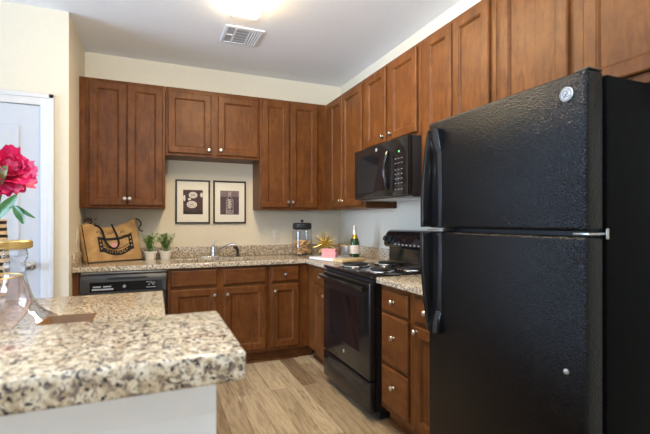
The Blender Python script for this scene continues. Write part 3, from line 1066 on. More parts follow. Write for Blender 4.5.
# ------------------------------------------------------------------ outlets
def outlet(name, fr, u, v, label):
    t = thing(name, label, 'outlet', fr(u, v, 0))
    part('plate', MB(fr).box(u - 0.037, u + 0.037, v - 0.060, v + 0.060, 0.0005, 0.006, 0.002), 'plate', t)
    s_ = MB(fr)
    for dv in (-0.022, 0.022):
        s_.box(u - 0.016, u + 0.016, v + dv - 0.014, v + dv + 0.014, 0.0055, 0.0085, 0.002)
    f = part('socket', s_, 'plate', t)
    h_ = MB(fr)
    for dv in (-0.022, 0.022):
        for du in (-0.006, 0.006):
            h_.box(u + du - 0.0012, u + du + 0.0012, v + dv - 0.004, v + dv + 0.006, 0.0080, 0.0088)
    part('slots', h_, 'blackmatte', f)


outlet('wall_outlet', BACK, -0.746, 1.105, 'cream wall outlet on the back wall left of the cork jar')
outlet('wall_outlet', lambda u, v, w_: (XL + w_, -u, v), 0.41, 1.13, 'cream wall outlet on the left side wall beside the burlap bag')

# ------------------------------------------------------------------ framed prints


def framed(u0, u1, v0, v1, label):
    t = thing('framed_print', label, 'picture', ((u0 + u1) / 2, -0.001, v0), 0, 'framed prints above the sink')
    part('frame', MB(BACK).rings(u0, u1, v0, v1, [(0, 0.001), (0, 0.020), (0.002, 0.022), (0.013, 0.022), (0.015, 0.020), (0.015, 0.010)]), 'frame', t)
    part('mat_board', MB(BACK).rings(u0 + 0.0155, u1 - 0.0155, v0 + 0.0155, v1 - 0.0155, [(0, 0.0105), (0, 0.0125), (0.002, 0.0128)], False), 'mat', t)
    return t


def disc_pts(cx, cy, rx, ry, n=28):
    return [(cx + rx * math.cos(2 * PI * i / n), cy + ry * math.sin(2 * PI * i / n)) for i in range(n)]


t = framed(-1.741, -1.420, 1.238, 1.662, 'left framed print showing two pale round plates on dark ground')
u0, u1, v0, v1 = -1.671, -1.488, 1.328, 1.564
ar = part('print', MB(BACK).box(u0, u1, v0, v1, 0.0120, 0.0134), 'print', t)
W_, H_ = u1 - u0, v1 - v0
pp = MB(BACK)
for (a, b_, rx, ry) in ((0.50, 0.79, 0.22, 0.13), (0.44, 0.40, 0.26, 0.15)):
    pp.prism(disc_pts(u0 + a * W_, v0 + b_ * H_, rx * W_, ry * H_), 0.0134, 0.0138, (0, 1, 2))
pp.prism(disc_pts(u0 + 0.06 * W_, v0 + 0.66 * H_, 0.055 * W_, 0.13 * H_), 0.0134, 0.0138, (0, 1, 2))
pp.prism(disc_pts(u0 + 0.93 * W_, v0 + 0.80 * H_, 0.065 * W_, 0.10 * H_), 0.0134, 0.0138, (0, 1, 2))
pp.prism(disc_pts(u0 + 0.32 * W_, v0 + 0.62 * H_, 0.08 * W_, 0.05 * H_), 0.0134, 0.0138, (0, 1, 2))
part('plate_shapes', pp, 'ink', ar)
for (a, b_, rx, ry) in ((0.50, 0.79, 0.16, 0.085), (0.44, 0.40, 0.19, 0.10)):
    n = 28
    pp = MB(BACK)
    pp.tube([(u0 + a * W_ + rx * W_ * math.cos(2 * PI * i / n), v0 + b_ * H_ + ry * H_ * math.sin(2 * PI * i / n), 0.0138) for i in range(n)], 0.0010, 5, True)
    for i in range(5):
        pp.box(u0 + (a - 0.09 + i * 0.04) * W_, u0 + (a - 0.07 + i * 0.04) * W_, v0 + (b_ - 0.03) * H_, v0 + (b_ + 0.03) * H_, 0.0137, 0.0141)
    part('plate_lettering', pp, 'inkdark', ar)
pp = MB(BACK)
pp.prism([(u0, v0), (u1, v0), (u1, v0 + 0.10 * H_), (u0 + 0.7 * W_, v0 + 0.06 * H_), (u0 + 0.4 * W_, v0 + 0.07 * H_), (u0, v0 + 0.16 * H_)], 0.0134, 0.0137, (0, 1, 2))
part('dark_ground', pp, 'inkdark', ar)
pp = MB(BACK)
for q in (0.74, 0.80, 0.86):
    pp.tube([(u0 + q * W_, v0 + 0.15 * H_, 0.0136), (u0 + (q + 0.03) * W_, v0 + 0.45 * H_, 0.0136), (u0 + (q - 0.02) * W_, v0 + 0.70 * H_, 0.0136)], 0.0035, 5)
part('brown_marks', pp, 'ink2', ar)

t = framed(-1.389, -1.066, 1.238, 1.664, 'right framed print showing a white line drawing of a bottle')
u0, u1, v0, v1 = -1.322, -1.136, 1.328, 1.566
ar = part('print', MB(BACK).box(u0, u1, v0, v1, 0.0120, 0.0134), 'print2', t)
W_, H_ = u1 - u0, v1 - v0
part('upper_band', MB(BACK).box(u0, u1, v0 + 0.75 * H_, v1, 0.0134, 0.0136), 'print3', ar)
pp = MB(BACK)
Q = lambda a, b_: (u0 + a * W_, v0 + b_ * H_, 0.0139)
pp.tube([Q(0.32, 0.02), Q(0.32, 0.55), Q(0.36, 0.66), Q(0.45, 0.74), Q(0.45, 0.97), Q(0.55, 0.97), Q(0.55, 0.74), Q(0.64, 0.66), Q(0.68, 0.55), Q(0.68, 0.02)], 0.0016, 5)
for i in range(11):
    b_ = 0.26 + 0.036 * i
    x = 0.36 + 0.04 * (i % 3)
    pp.tube([Q(x, b_), Q(x + 0.10, b_ + 0.02), Q(x + 0.20 - 0.03 * (i % 2), b_ - 0.012)], 0.0030, 5)
pp.tube([Q(0.36, 0.06), Q(0.36, 0.18), Q(0.64, 0.18), Q(0.64, 0.06), Q(0.36, 0.06)], 0.0028, 5)
pp.tube([Q(0.42, 0.09), Q(0.50, 0.15), Q(0.58, 0.09)], 0.0026, 5)
pp.tube([Q(0.47, 0.80), Q(0.53, 0.84), Q(0.47, 0.88), Q(0.53, 0.92)], 0.0020, 5)
part('bottle_drawing', pp, 'ink', ar)

# ------------------------------------------------------------------ burlap tote bag
BL = (-2.432, -0.315, ZC1)
BR = math.radians(25.5)
bag = thing('tote_bag', 'tan burlap tote bag with black printed emblem and black handles', 'bag', BL, BR)
BWID = 0.452


def bag_top(s):
    # height of the slumped rim along the front, left to right
    pts = [(0, 0.315), (0.10, 0.325), (0.25, 0.312), (0.42, 0.292), (0.62, 0.296), (0.78, 0.325), (0.92, 0.362), (1.0, 0.372)]
    for (a, b_), (c_, d_) in zip(pts, pts[1:]):
        if s <= c_:
            t_ = (s - a) / (c_ - a)
            t_ = t_ * t_ * (3 - 2 * t_)
            return b_ + (d_ - b_) * t_
    return pts[-1][1]


def bag_front(s, t_):
    z = bag_top(s) * t_
    x = BWID * s + (-0.038 * (1 - s) * t_) + (-0.055 * s * t_)
    y = -0.010 * math.sin(PI * t_) * math.sin(PI * s) + 0.034 * t_ + 0.006 * math.sin(9 * s + 3 * t_) * t_
    return (x, y, z)


def bag_back(s, t_):
    z = bag_top(s) * t_ * 0.97
    x = BWID * s + (-0.038 * (1 - s) * t_) + (-0.055 * s * t_) + 0.01
    y = 0.088 - 0.030 * t_ + 0.006 * math.sin(7 * s) * t_
    return (x, y, z)


def bag_surf(a, t_):
    a = (a % 1.0) * 4
    if a < 1.7:
        return bag_front(a / 1.7, t_)
    if a < 2.0:
        k_ = (a - 1.7) / 0.3
        p, q = bag_front(1, t_), bag_back(1, t_)
        return tuple(p[i] + (q[i] - p[i]) * k_ + (0.014 * math.sin(PI * k_) * (0.4 if i == 0 else 0)) for i in range(3))
    if a < 3.7:
        return bag_back(1 - (a - 2.0) / 1.7, t_)
    k_ = (a - 3.7) / 0.3
    p, q = bag_back(0, t_), bag_front(0, t_)
    return tuple(p[i] + (q[i] - p[i]) * k_ + (-0.02 * math.sin(PI * k_) * (1 if i == 0 else 0)) for i in range(3))


m = MB().grid(bag_surf, 80, 14, True)
m.prism([bag_surf(i / 80, 0)[:2] for i in range(80)], 0.0005, 0.002, (0, 1, 2))
body = part('body', m, 'burlap', bag, False, 60)
sol = body.modifiers.new('thickness', 'SOLIDIFY')
sol.thickness = 0.003
m = MB()
m.tube([bag_surf(i / 80, 1) for i in range(80)], 0.0035, 6, True)
part('rim_piping', m, 'burlap', bag, False)
m = MB()
m.tube([(p[0] + 0.001, p[1] - 0.004, p[2]) for p in [bag_front(0.008, k_ / 10) for k_ in range(11)]], 0.0035, 6)
part('side_piping', m, 'blackcloth', bag, False)
m = MB()
m.tube([(p[0], p[1] - 0.002, p[2] + 0.004) for p in [bag_front(k_ / 14, 0.0) for k_ in range(15)]], 0.0035, 6)
part('base_piping', m, 'blackcloth', bag, False)
fp = lambda s, t_, o=0.006: (lambda p: (p[0], p[1] - o, p[2]))(bag_front(s, t_))
m = MB()
m.tube([(p[0] - 0.006, p[1], p[2]) for p in [bag_back(0.0, 0.03 + 0.95 * k_ / 10) for k_ in range(11)]], 0.010, 8)
part('back_edge', m, 'blackcloth', bag, False, label='black cloth edge at the back left of the bag')
hpts = [fp(0.22, 1.0, 0.004), fp(0.29, 0.99, 0.012), fp(0.335, 0.90, 0.016), fp(0.35, 0.76, 0.018), fp(0.355, 0.62, 0.02), fp(0.40, 0.47, 0.022), fp(0.47, 0.395, 0.024), fp(0.54, 0.42, 0.024), fp(0.595, 0.53, 0.02), fp(0.60, 0.70, 0.018), fp(0.585, 0.86, 0.016), fp(0.565, 1.02, 0.010), fp(0.56, 1.08, 0.004)]


def smooth_pts(pts, n=4):
    out = []
    P_ = [Vector(p) for p in pts]
    for i in range(len(P_) - 1):
        p0, p1, p2, p3 = P_[max(i - 1, 0)], P_[i], P_[i + 1], P_[min(i + 2, len(P_) - 1)]
        for k_ in range(n):
            t_ = k_ / n
            out.append(tuple(0.5 * ((2 * p1) + (-p0 + p2) * t_ + (2 * p0 - 5 * p1 + 4 * p2 - p3) * t_ ** 2 + (-p0 + 3 * p1 - 3 * p2 + p3) * t_ ** 3)))
    out.append(tuple(P_[-1]))
    return out


part('handle', MB().tube(smooth_pts(hpts), 0.0078, 8), 'blackcloth', bag, False, label='black rope handle hanging over the front')
h2 = [(0.405, 0.075, 0.33), (0.42, 0.07, 0.37), (0.452, 0.06, 0.352), (0.462, 0.055, 0.318), (0.44, 0.05, 0.29), (0.452, 0.05, 0.262), (0.475, 0.04, 0.258)]
part('handle', MB().tube(smooth_pts(h2), 0.005, 8), 'blackcloth', bag, False, label='black rope handle drooping behind the right side')


# printed emblem following the front face
def patch(m_, poly_fn, nu, nv, off=0.0042):
    m_.grid(lambda a, b_: fp(*poly_fn(a, b_), off), nu, nv)


em = MB()
patch(em, lambda a, b_: (0.235 + 0.075 * a, 0.285 + 0.40 * b_), 4, 8)                 # left bar
patch(em, lambda a, b_: (0.800 + 0.075 * a, 0.300 + 0.40 * b_), 4, 8)                 # right bar
patch(em, lambda a, b_: (0.235 + 0.64 * a, 0.615 + 0.075 * b_ + 0.02 * a), 16, 2)     # top band
patch(em, lambda a, b_: (0.305 + 0.50 * a, (0.285 - 0.105 * math.sin(PI * a)) + 0.135 * b_), 16, 3)   # curved banner
patch(em, lambda a, b_: (0.30 + 0.51 * a, (0.47 - 0.10 * math.sin(PI * a)) + 0.018 * b_), 16, 1)      # arc above it
emb = part('emblem', em, 'blackcloth', bag, False)
em = MB()
for k_ in range(9):          # pale stitches of lettering on the banner
    s = 0.365 + k_ * 0.045
    z = 0.305 - 0.105 * math.sin(PI * (s - 0.305) / 0.5) + 0.035
    patch(em, lambda a, b_, s=s, z=z: (s + 0.008 * a, z + 0.065 * b_), 1, 1, 0.0052)
    if k_ % 2 == 0:
        patch(em, lambda a, b_, s=s, z=z: (s + 0.026 * a, z + 0.045 + 0.02 * b_), 1, 1, 0.0052)
    else:
        patch(em, lambda a, b_, s=s, z=z: (s + 0.024 * a, z + 0.018 * b_), 1, 1, 0.0052)
for z in (0.36, 0.46, 0.56):
    patch(em, lambda a, b_, z=z: (0.262 + 0.022 * a, z + 0.045 * b_), 1, 1, 0.0052)
    patch(em, lambda a, b_, z=z: (0.828 + 0.022 * a, z + 0.02 + 0.045 * b_), 1, 1, 0.0052)
part('pale_lettering', em, 'burlap', emb, False)
em = MB()
for (s, z) in ((0.235, 0.80), (0.27, 0.82), (0.30, 0.78), (0.44, 0.80), (0.47, 0.83), (0.50, 0.80), (0.53, 0.84), (0.68, 0.80), (0.72, 0.78)):
    patch(em, lambda a, b_, s=s, z=z: (s + 0.010 * a, z + 0.055 * b_), 1, 1)
    patch(em, lambda a, b_, s=s, z=z: (s + 0.024 * a, z + 0.02 * b_), 1, 1)
part('lettering', em, 'blackcloth', bag, False)
em = MB()
patch(em, lambda a, b_: (0.46 + 0.13 * a, 0.40 + 0.14 * b_), 3, 3, 0.0035)
part('red_mark', em, 'pink', bag, False, label='faded red mark in the middle of the emblem')

# dark dried leaves in the bag
dl = MB()
for i in range(46):
    a = random.uniform(0, 2 * PI)
    r = random.uniform(0, 0.045)
    x, y = -2.425 + r * math.cos(a) * 1.0, -0.225 + r * math.sin(a) * 0.5
    z = 1.18 + random.uniform(0.0, 0.105)
    d = Vector((random.uniform(-1, 1), random.uniform(-1, 1), random.uniform(-0.2, 1))).normalized() * 0.02
    s_ = d.orthogonal().normalized() * 0.009
    p = Vector((x, y, z))
    dl.quad(tuple(p - d), tuple(p + s_), tuple(p + d), tuple(p - s_))
sb = thing('dried_foliage', 'dark dried leaf bunch poking out behind the burlap bag at left', 'foliage', (-2.425, -0.225, 1.0))
part('leaves', dl, 'darkflower', sb, stuff=True)
st = MB()
for i in range(5):
    st.tube([(-2.425, -0.225, 0.925), (-2.44 + i * 0.008, -0.225, 1.08), (-2.45 + i * 0.012, -0.225, 1.22)], 0.0025, 5)
part('stems', st, 'darkflower', sb)


# ------------------------------------------------------------------ herbs in white pots
def herb(x, y, seed, label):
    rnd = random.Random(seed)
    t_ = thing('potted_herb', label, 'plant', (x, y, ZC1), 0, 'potted herbs on the back counter')
    m_ = MB().lathe([(0.038, 0), (0.041, 0.004), (0.050, 0.062), (0.055, 0.064), (0.056, 0.078), (0.051, 0.078), (0.047, 0.066)], (x, y, ZC1), (0, 0, 1), 24)
    p_ = part('pot', m_, 'potwhite', t_)
    part('soil', MB().lathe([(0.048, 0), (0.046, 0.006), (0.0, 0.010)], (x, y, ZC1 + 0.060)), 'soil', p_)
    st_, lf = MB(), MB()
    for i in range(30):
        a = rnd.uniform(0, 2 * PI)
        lean = rnd.uniform(0.01, 0.085)
        hh = rnd.uniform(0.10, 0.165)
        b0 = Vector((x + rnd.uniform(-0.02, 0.02), y + rnd.uniform(-0.02, 0.02), ZC1 + 0.068))
        tip = b0 + Vector((math.cos(a) * lean, math.sin(a) * lean * 0.7, hh))
        mid = b0.lerp(tip, 0.5) + Vector((0, 0, 0.015))
        st_.tube([tuple(b0), tuple(mid), tuple(tip)], 0.0014, 4)
        for k_ in range(11):
            q = 0.22 + 0.78 * k_ / 10
            p = b0.lerp(mid, q * 2) if q < 0.5 else mid.lerp(tip, q * 2 - 1)
            an = rnd.uniform(0, 2 * PI)
            d = Vector((math.cos(an), math.sin(an), rnd.uniform(0.1, 0.9))).normalized()
            L = rnd.uniform(0.022, 0.038)
            s_ = d.cross(Vector((0, 0, 1))).normalized() * 0.0068
            lf.quad(tuple(p), tuple(p + d * L * 0.5 + s_), tuple(p + d * L), tuple(p + d * L * 0.5 - s_))
    part('stems', st_, 'stem', t_)
    part('leaves', lf, 'leaf', t_, smooth=0)


herb(-1.958, -0.195, 3, 'green herb in white pot right against the burlap bag')
herb(-1.832, -0.180, 5, 'green herb in white pot farther from the bag, nearer the faucet')

# ------------------------------------------------------------------ cork jar
JX, JY, JR = -0.530, -0.215, 0.100
jr = thing('glass_jar', 'large clear glass jar with black lid, holding wine corks', 'jar', (JX, JY, ZC1))
part('glass_body', MB().lathe([(0.0, 0.001), (JR - 0.006, 0.001), (JR, 0.008), (JR, 0.255), (JR - 0.010, 0.268), (JR - 0.012, 0.275)], (JX, JY, ZC1), (0, 0, 1), 40, False), 'glass', jr)
lid = part('lid', MB().lathe([(JR - 0.016, 0.262), (JR - 0.004, 0.276), (JR - 0.002, 0.280), (JR - 0.004, 0.322), (JR - 0.012, 0.330), (0, 0.334)], (JX, JY, ZC1), (0, 0, 1), 40), 'blackmatte', jr)
part('lid_knob', MB().lathe([(0.007, 0.330), (0.007, 0.340), (0.016, 0.346), (0.017, 0.354), (0.010, 0.362), (0, 0.363)], (JX, JY, ZC1)), 'blackmatte', lid)
cork0 = None
GCK = 'wine corks in the glass jar'


def cork_at(p, e):
    global cork0
    if cork0 is None:
        m_ = MB().lathe([(0.0095, -0.0235), (0.0118, -0.022), (0.0112, 0.0), (0.0118, 0.022), (0.0095, 0.0235)], (0, 0, 0), (0, 0, 1), 12)
        cork0 = single('wine_cork', m_, 'cork', 'tan wine cork lying in the heap inside the black-lidded glass jar', 'cork', p, GCK, False)
        o = cork0
    else:
        o = cork0.copy()
        COL.objects.link(o)
        o.location = p
    o.rotation_euler = e


rr = random.Random(11)
placed = []
tries = 0
while len(placed) < 74 and tries < 60000:
    tries += 1
    k_ = len(placed)
    zlo = ZC1 + 0.020 + 0.132 * (k_ / 74) ** 1.0
    a = rr.uniform(0, 2 * PI)
    R_ = (JR - 0.024) * (1 if rr.random() < 0.7 else math.sqrt(rr.random()))
    p = Vector((JX + R_ * math.cos(a), JY + R_ * math.sin(a), zlo + rr.uniform(-0.006, 0.012)))
    al = a + PI / 2 + rr.uniform(-0.35, 0.35)
    ti = rr.uniform(-1.2, 1.2)
    d = Vector((math.cos(al) * math.cos(ti), math.sin(al) * math.cos(ti), math.sin(ti)))
    ends = [p + d * q for q in (-0.0235, -0.012, 0, 0.012, 0.0235)]
    if any((Vector((q.x - JX, q.y - JY))).length > JR - 0.0135 or q.z < ZC1 + 0.014 for q in ends):
        continue
    if any((q - r_).length < 0.0205 for e_ in placed if (e_[2] - p).length < 0.075 for q in ends for r_ in e_):
        continue
    placed.append(ends)
    cork_at(tuple(p), d.to_track_quat('Z', 'Y').to_euler())
print('corks', len(placed), tries)

# ------------------------------------------------------------------ gold starburst
GX, GY, GZ, GR = -0.315, -0.31, 1.036, 0.126
gs = thing('starburst_ornament', 'spiky gold starburst ornament on counter behind the pink box', 'ornament', (GX, GY, ZC1))
part('core', MB().ball((GX, GY, GZ), 0.022, seg=16), 'gold', gs)
nsp = 34
for i in range(nsp):
    z = 1 - 2 * (i + 0.5) / nsp
    a = i * PI * (3 - math.sqrt(5)) + 0.4
    d = Vector((math.sqrt(1 - z * z) * math.cos(a), math.sqrt(1 - z * z) * math.sin(a), z))
    L = GR
    if d.z * L + GZ < ZC1 + 0.002:
        L = (GZ - ZC1 - 0.002) / -d.z
    c_ = Vector((GX, GY, GZ))
    part('spike', MB().tube([tuple(c_ + d * 0.015), tuple(c_ + d * L)], [0.0085, 0.0035], 7), 'gold', gs)

# ------------------------------------------------------------------ tray and what stands on it
TC = Vector((-0.425, -0.845, 0))
TA = math.atan2(-0.43, 0.13) + PI / 2      # long side runs towards the camera, slightly turned
ty = thing('serving_tray', 'white marble serving tray with wooden end beside the range', 'tray', (TC.x, TC.y, ZC1), TA)
part('slab', MB().box(-0.140, 0.140, -0.105, 0.225, 0.004, 0.026, 0.003), 'marble', ty, False)
part('wooden_end', MB().box(-0.140, 0.140, -0.225, -0.1055, 0.004, 0.026, 0.003), 'maple', ty, False, label='pale wooden end of the tray')
fm = MB()
for x in (-0.12, 0.12):
    for y in (-0.2, 0.2):
        fm.lathe([(0.008, 0), (0.008, 0.005)], (x, y, 0), (0, 0, 1), 10)
part('feet', fm, 'blackmatte', ty, False)
TZ = ZC1 + 0.0265
# pink box
pb = thing('napkin_stack', 'stack of folded pink napkins on the white tray', 'napkins', (-0.487, -0.83, TZ), math.radians(-41))
NZ = 5
for i in range(NZ):
    z = i * 0.0155
    o_ = 0.002 * ((i * 7) % 3 - 1)
    part('napkin', MB().box(-0.066 + o_, 0.066 + o_, -0.042, 0.042 + o_, z, z + 0.015, 0.005, 3), 'pink', pb, False)


def tumbler(x, y, label):
    t_ = thing('drinking_glass', label, 'glass', (x, y, TZ), 0, 'drinking glasses on the white tray')
    part('bowl', MB().lathe([(0.0, 0.012), (0.030, 0.012), (0.033, 0.02), (0.037, 0.105), (0.039, 0.105), (0.036, 0.02), (0.034, 0.001), (0.0, 0.001)], (x, y, TZ), (0, 0, 1), 28, False), 'glass', t_)
    part('gold_rim', MB().tube([(x + 0.038 * math.cos(2 * PI * i / 28), y + 0.038 * math.sin(2 * PI * i / 28), TZ + 0.105) for i in range(28)], 0.0012, 6, True), 'gold', t_)


tumbler(-0.378, -0.905, 'clear glass tumbler nearer the pink napkins, left of the bottle')
tumbler(-0.335, -0.805, 'clear glass tumbler farther back, directly behind the other tumbler')
BX, BY = -0.265, -0.880
HS = 0.90
bo = thing('champagne_bottle', 'green sparkling wine bottle with pale foil neck on the tray', 'bottle', (BX, BY, TZ))
part('glass_body', MB().lathe([(r_, h_ * HS) for r_, h_ in [(0.038, 0.0), (0.043, 0.005), (0.0435, 0.135), (0.041, 0.155), (0.031, 0.185), (0.021, 0.210), (0.016, 0.235), (0.0145, 0.30)]], (BX, BY, TZ), (0, 0, 1), 32), 'bottle', bo)
part('label', MB().lathe([(r_, h_ * HS) for r_, h_ in [(0.0437, 0.035), (0.0441, 0.036), (0.0441, 0.118), (0.0437, 0.119)]], (BX, BY, TZ), (0, 0, 1), 32, False), 'label', bo, label='pale cream label')
part('neck_band', MB().lathe([(r_, h_ * HS) for r_, h_ in [(0.0318, 0.186), (0.0245, 0.203), (0.0205, 0.218), (0.0190, 0.224)]], (BX, BY, TZ), (0, 0, 1), 28, False), 'goldfoil', bo)
part('foil', MB().lathe([(r_, h_ * HS) for r_, h_ in [(0.0193, 0.224), (0.0168, 0.240), (0.0155, 0.285), (0.0172, 0.290), (0.0175, 0.306), (0.012, 0.314), (0, 0.315)]], (BX, BY, TZ), (0, 0, 1), 28), 'foil', bo)
mk = MB()
for (dz, half) in ((0.098, 0.35), (0.078, 0.45), (0.060, 0.25)):
    n = 8
    mk.tube([(BX + 0.0443 * math.cos(-PI * 0.68 + half * (2 * i / n - 1)), BY + 0.0443 * math.sin(-PI * 0.68 + half * (2 * i / n - 1)), TZ + dz * HS) for i in range(n + 1)], 0.0016, 5)
part('label_print', mk, 'pink', bo)

# ------------------------------------------------------------------ things on the island counter
# striped vase with peony
VX, VY = -2.576, -2.045
vs_ = thing('striped_vase', 'tall black and cream striped vase at the left picture edge', 'vase', (VX, VY, ZC1))
part('body', MB().lathe([(0.055, 0.0), (0.066, 0.006), (0.080, 0.09), (0.084, 0.17), (0.078, 0.26), (0.072, 0.33), (0.074, 0.352), (0.070, 0.356), (0.066, 0.345), (0.070, 0.26), (0.060, 0.02), (0.0, 0.015)], (VX, VY, ZC1), (0, 0, 1), 36), 'stripes' if 'stripes' in M else 'black', vs_)
vs_.children[0].data.materials[0] = stripe_mat()

FX, FY, FZ = -2.482, -2.130, 1.455
pe = thing('peony', 'bright pink peony bloom with green leaves standing in the striped vase', 'flower', (VX, VY, ZC1 + 0.02))
part('stem', MB().tube(smooth_pts([(VX + 0.02, VY, ZC1 + 0.02), (VX + 0.035, VY - 0.01, 1.20), (VX + 0.055, VY - 0.035, 1.32), (FX - 0.015, FY + 0.02, 1.40), (FX, FY, FZ - 0.03)]), 0.005, 8), 'stem', pe)


def petal(m_, base, d, up, L, wd, curl):
    d = d.normalized()
    side = d.cross(up).normalized()
    nrm = side.cross(d).normalized()

    def f(a, b_):
        ww = wd * (math.sin(PI * min(1, 0.10 + b_ * 0.72)) ** 0.6)
        x = (a - 0.5) * 2
        rag = 1 + (0.06 * math.sin(9 * a + L * 300) if b_ > 0.9 else 0)
        p = base + d * (L * b_ * rag) + side * (x * ww) + nrm * (curl * L * b_ * b_ + 0.25 * wd * x * x)
        return tuple(p)
    m_.grid(f, 6, 7)


rp = random.Random(4)
C_ = Vector((FX, FY, FZ))
AXF = Vector((0.42, -0.72, 0.42)).normalized()
E1 = AXF.cross(Vector((0, 0, 1))).normalized()
E2 = E1.cross(AXF)
NP = 64
for i in range(NP):
    q = (i + 0.5) / NP
    th = 1.75 * (1 - q) ** 0.8 + 0.06          # outer petals first, folded back; inner petals close to the axis
    a = i * 2.39996 + rp.uniform(-0.2, 0.2)
    d = AXF * math.cos(th) + (E1 * math.cos(a) + E2 * math.sin(a)) * math.sin(th)
    L = 0.092 - 0.032 * q + rp.uniform(-0.010, 0.016)
    wd = 0.034 - 0.008 * q + rp.uniform(-0.004, 0.005)
    m_ = MB()
    petal(m_, C_ + d * 0.010, d, AXF, L, wd, 0.15 + rp.uniform(-0.25, 0.35))
    part('petal', m_, 'petal' if i % 3 else 'petal2', pe, smooth=80)


def leaf(pts, wd, mat, parent):
    P_ = smooth_pts(pts, 5)
    m_ = MB()
    n = len(P_) - 1
    cdir = Vector((0.38, 0.92, 0))
    for_ = []
    for i, p in enumerate(P_):
        t_ = i / n
        tg = Vector(P_[min(i + 1, n)]) - Vector(P_[max(i - 1, 0)])
        side = tg.cross(cdir).normalized()
        w_ = wd * math.sin(PI * min(1, 0.04 + 0.96 * t_)) ** 0.8 + 0.0005
        for_.append((Vector(p), side, w_))

    def f(a, b_):
        i = round(b_ * n)
        p, side, w_ = for_[i]
        x = (a - 0.5) * 2
        return tuple(p + side * w_ * x - cdir * (abs(x) * w_ * 0.35))
    m_.grid(f, 4, n)
    part('leaf', m_, mat, parent, smooth=60)


def atpx(px, py, d):
    r, u = (px - 325) / 407.84 * d, (221.05 - py) / 407.84 * d
    c_, s_ = math.cos(0.3956), math.sin(0.3956)
    return (-1.9232 + d * s_ + r * c_, -4.1572 + d * c_ - r * s_, 1.2627 + u)


leaf([(-2.500, -2.160, 1.375), (-2.480, -2.190, 1.425), (-2.462, -2.215, 1.455), (-2.448, -2.230, 1.478)], 0.020, 'leafol', pe)
leaf([(-2.520, -2.110, 1.265), (-2.490, -2.140, 1.30), (-2.455, -2.165, 1.335), (-2.430, -2.180, 1.368)], 0.022, 'leafdk', pe)
part('stem', MB().tube([(-2.522, -2.075, 1.30), (-2.47, -2.15, 1.315), (-2.437, -2.20, 1.322)], 0.0025, 6), 'stem', pe)
leaf([(-2.437, -2.200, 1.322), (-2.420, -2.21, 1.300), (-2.405, -2.215, 1.275), (-2.398, -2.22, 1.250)], 0.016, 'leafdk', pe)
leaf([(-2.437, -2.200, 1.322), (-2.415, -2.21, 1.312), (-2.385, -2.225, 1.292), (-2.357, -2.235, 1.274)], 0.008, 'leafdk', pe)
part('stem', MB().tube([(VX + 0.03, VY - 0.01, 1.22), (-2.53, -2.09, 1.33), (-2.515, -2.12, 1.40), (-2.505, -2.15, 1.44)], 0.004, 6), 'stem', pe)
part('stem', MB().tube([(VX + 0.02, VY - 0.02, 1.20), (-2.545, -2.09, 1.25), (-2.520, -2.110, 1.265)], 0.003, 6), 'stem', pe)

# clear glass decanter with gold lid
EX, EY = -2.369, -2.443
dc = thing('glass_decanter', 'clear glass decanter with wide flared base and gold cap', 'decanter', (EX, EY, ZC1))
part('glass_body', MB().lathe([(0.124, 0.001), (0.128, 0.004), (0.120, 0.012), (0.085, 0.034), (0.062, 0.060), (0.048, 0.095), (0.038, 0.130), (0.034, 0.158), (0.030, 0.172), (0.036, 0.190), (0.030, 0.206), (0.038, 0.226), (0.036, 0.246), (0.028, 0.256)], (EX, EY, ZC1), (0, 0, 1), 12, False), 'crystal', dc, smooth=20)
cpm = MB()
n = 60
prof = []
for z in (0.256, 0.284):
    pass
cpm.lathe([(0.038, 0.252), (0.048, 0.256), (0.049, 0.278), (0.046, 0.282), (0.0, 0.282)], (EX, EY, ZC1), (0, 0, 1), 60)
for i in range(60):
    a = 2 * PI * i / 60
    cpm.tube([(EX + 0.049 * math.cos(a), EY + 0.049 * math.sin(a), ZC1 + 0.257), (EX + 0.0495 * math.cos(a), EY + 0.0495 * math.sin(a), ZC1 + 0.277)], 0.0014, 4)
part('cap', cpm, 'goldcap', dc)
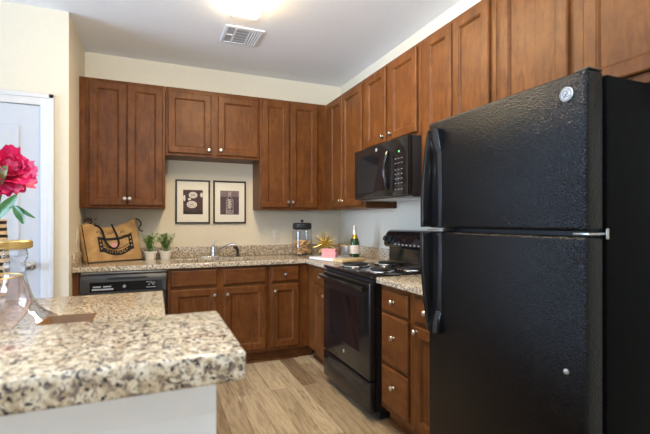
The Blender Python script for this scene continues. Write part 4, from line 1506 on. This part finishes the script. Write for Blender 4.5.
# pink glass bowl in front
AX, AY = -2.375, -2.690
pk = thing('glass_vase', 'round pink glass vase with gold rim in front of the decanter', 'vase', (AX, AY, ZC1))
part('glass_body', MB().lathe([(0.0, 0.002), (0.034, 0.001), (0.054, 0.020), (0.078, 0.044), (0.098, 0.070), (0.109, 0.098), (0.1085, 0.116), (0.100, 0.148), (0.088, 0.178), (0.086, 0.186)], (AX, AY, ZC1), (0, 0, 1), 40, False), 'pinkglass', pk)
part('gold_rim', MB().tube([(AX + 0.086 * math.cos(2 * PI * i / 40), AY + 0.086 * math.sin(2 * PI * i / 40), ZC1 + 0.186) for i in range(40)], 0.0022, 8, True), 'gold', pk)

# small wooden tray with splayed sides
WX0, WX1, WY1, WY0, WH = -2.235, -2.094, -2.650, -2.885, 0.052
tw = thing('wooden_tray', 'small brown wooden tray with splayed sides, peeking over the bar', 'tray', ((WX0 + WX1) / 2, (WY0 + WY1) / 2, ZC1))
ins = 0.028
o = [(WX0, WY0), (WX1, WY0), (WX1, WY1), (WX0, WY1)]
i_ = [(WX0 + ins, WY0 + ins), (WX1 - ins, WY0 + ins), (WX1 - ins, WY1 - ins), (WX0 + ins, WY1 - ins)]
tm = MB()
bm = tm.bm
th = 0.008
L0 = [bm.verts.new((x, y, ZC1 + 0.001)) for x, y in i_]
L1 = [bm.verts.new((x, y, ZC1 + WH)) for x, y in o]
sg = [(1, 1), (-1, 1), (-1, -1), (1, -1)]
L2 = [bm.verts.new((x + th * a, y + th * b_, ZC1 + WH)) for (x, y), (a, b_) in zip(o, sg)]
L3 = [bm.verts.new((x + th * a, y + th * b_, ZC1 + 0.009)) for (x, y), (a, b_) in zip(i_, sg)]
for A_, B_ in ((L0, L1), (L1, L2), (L2, L3)):
    for k_ in range(4):
        j_ = (k_ + 1) % 4
        bm.faces.new((A_[k_], A_[j_], B_[j_], B_[k_]))
bm.faces.new(L3)
bm.faces.new(L0[::-1])
bmesh.ops.recalc_face_normals(bm, faces=bm.faces)
part('body', tm, 'traywood', tw, smooth=20)
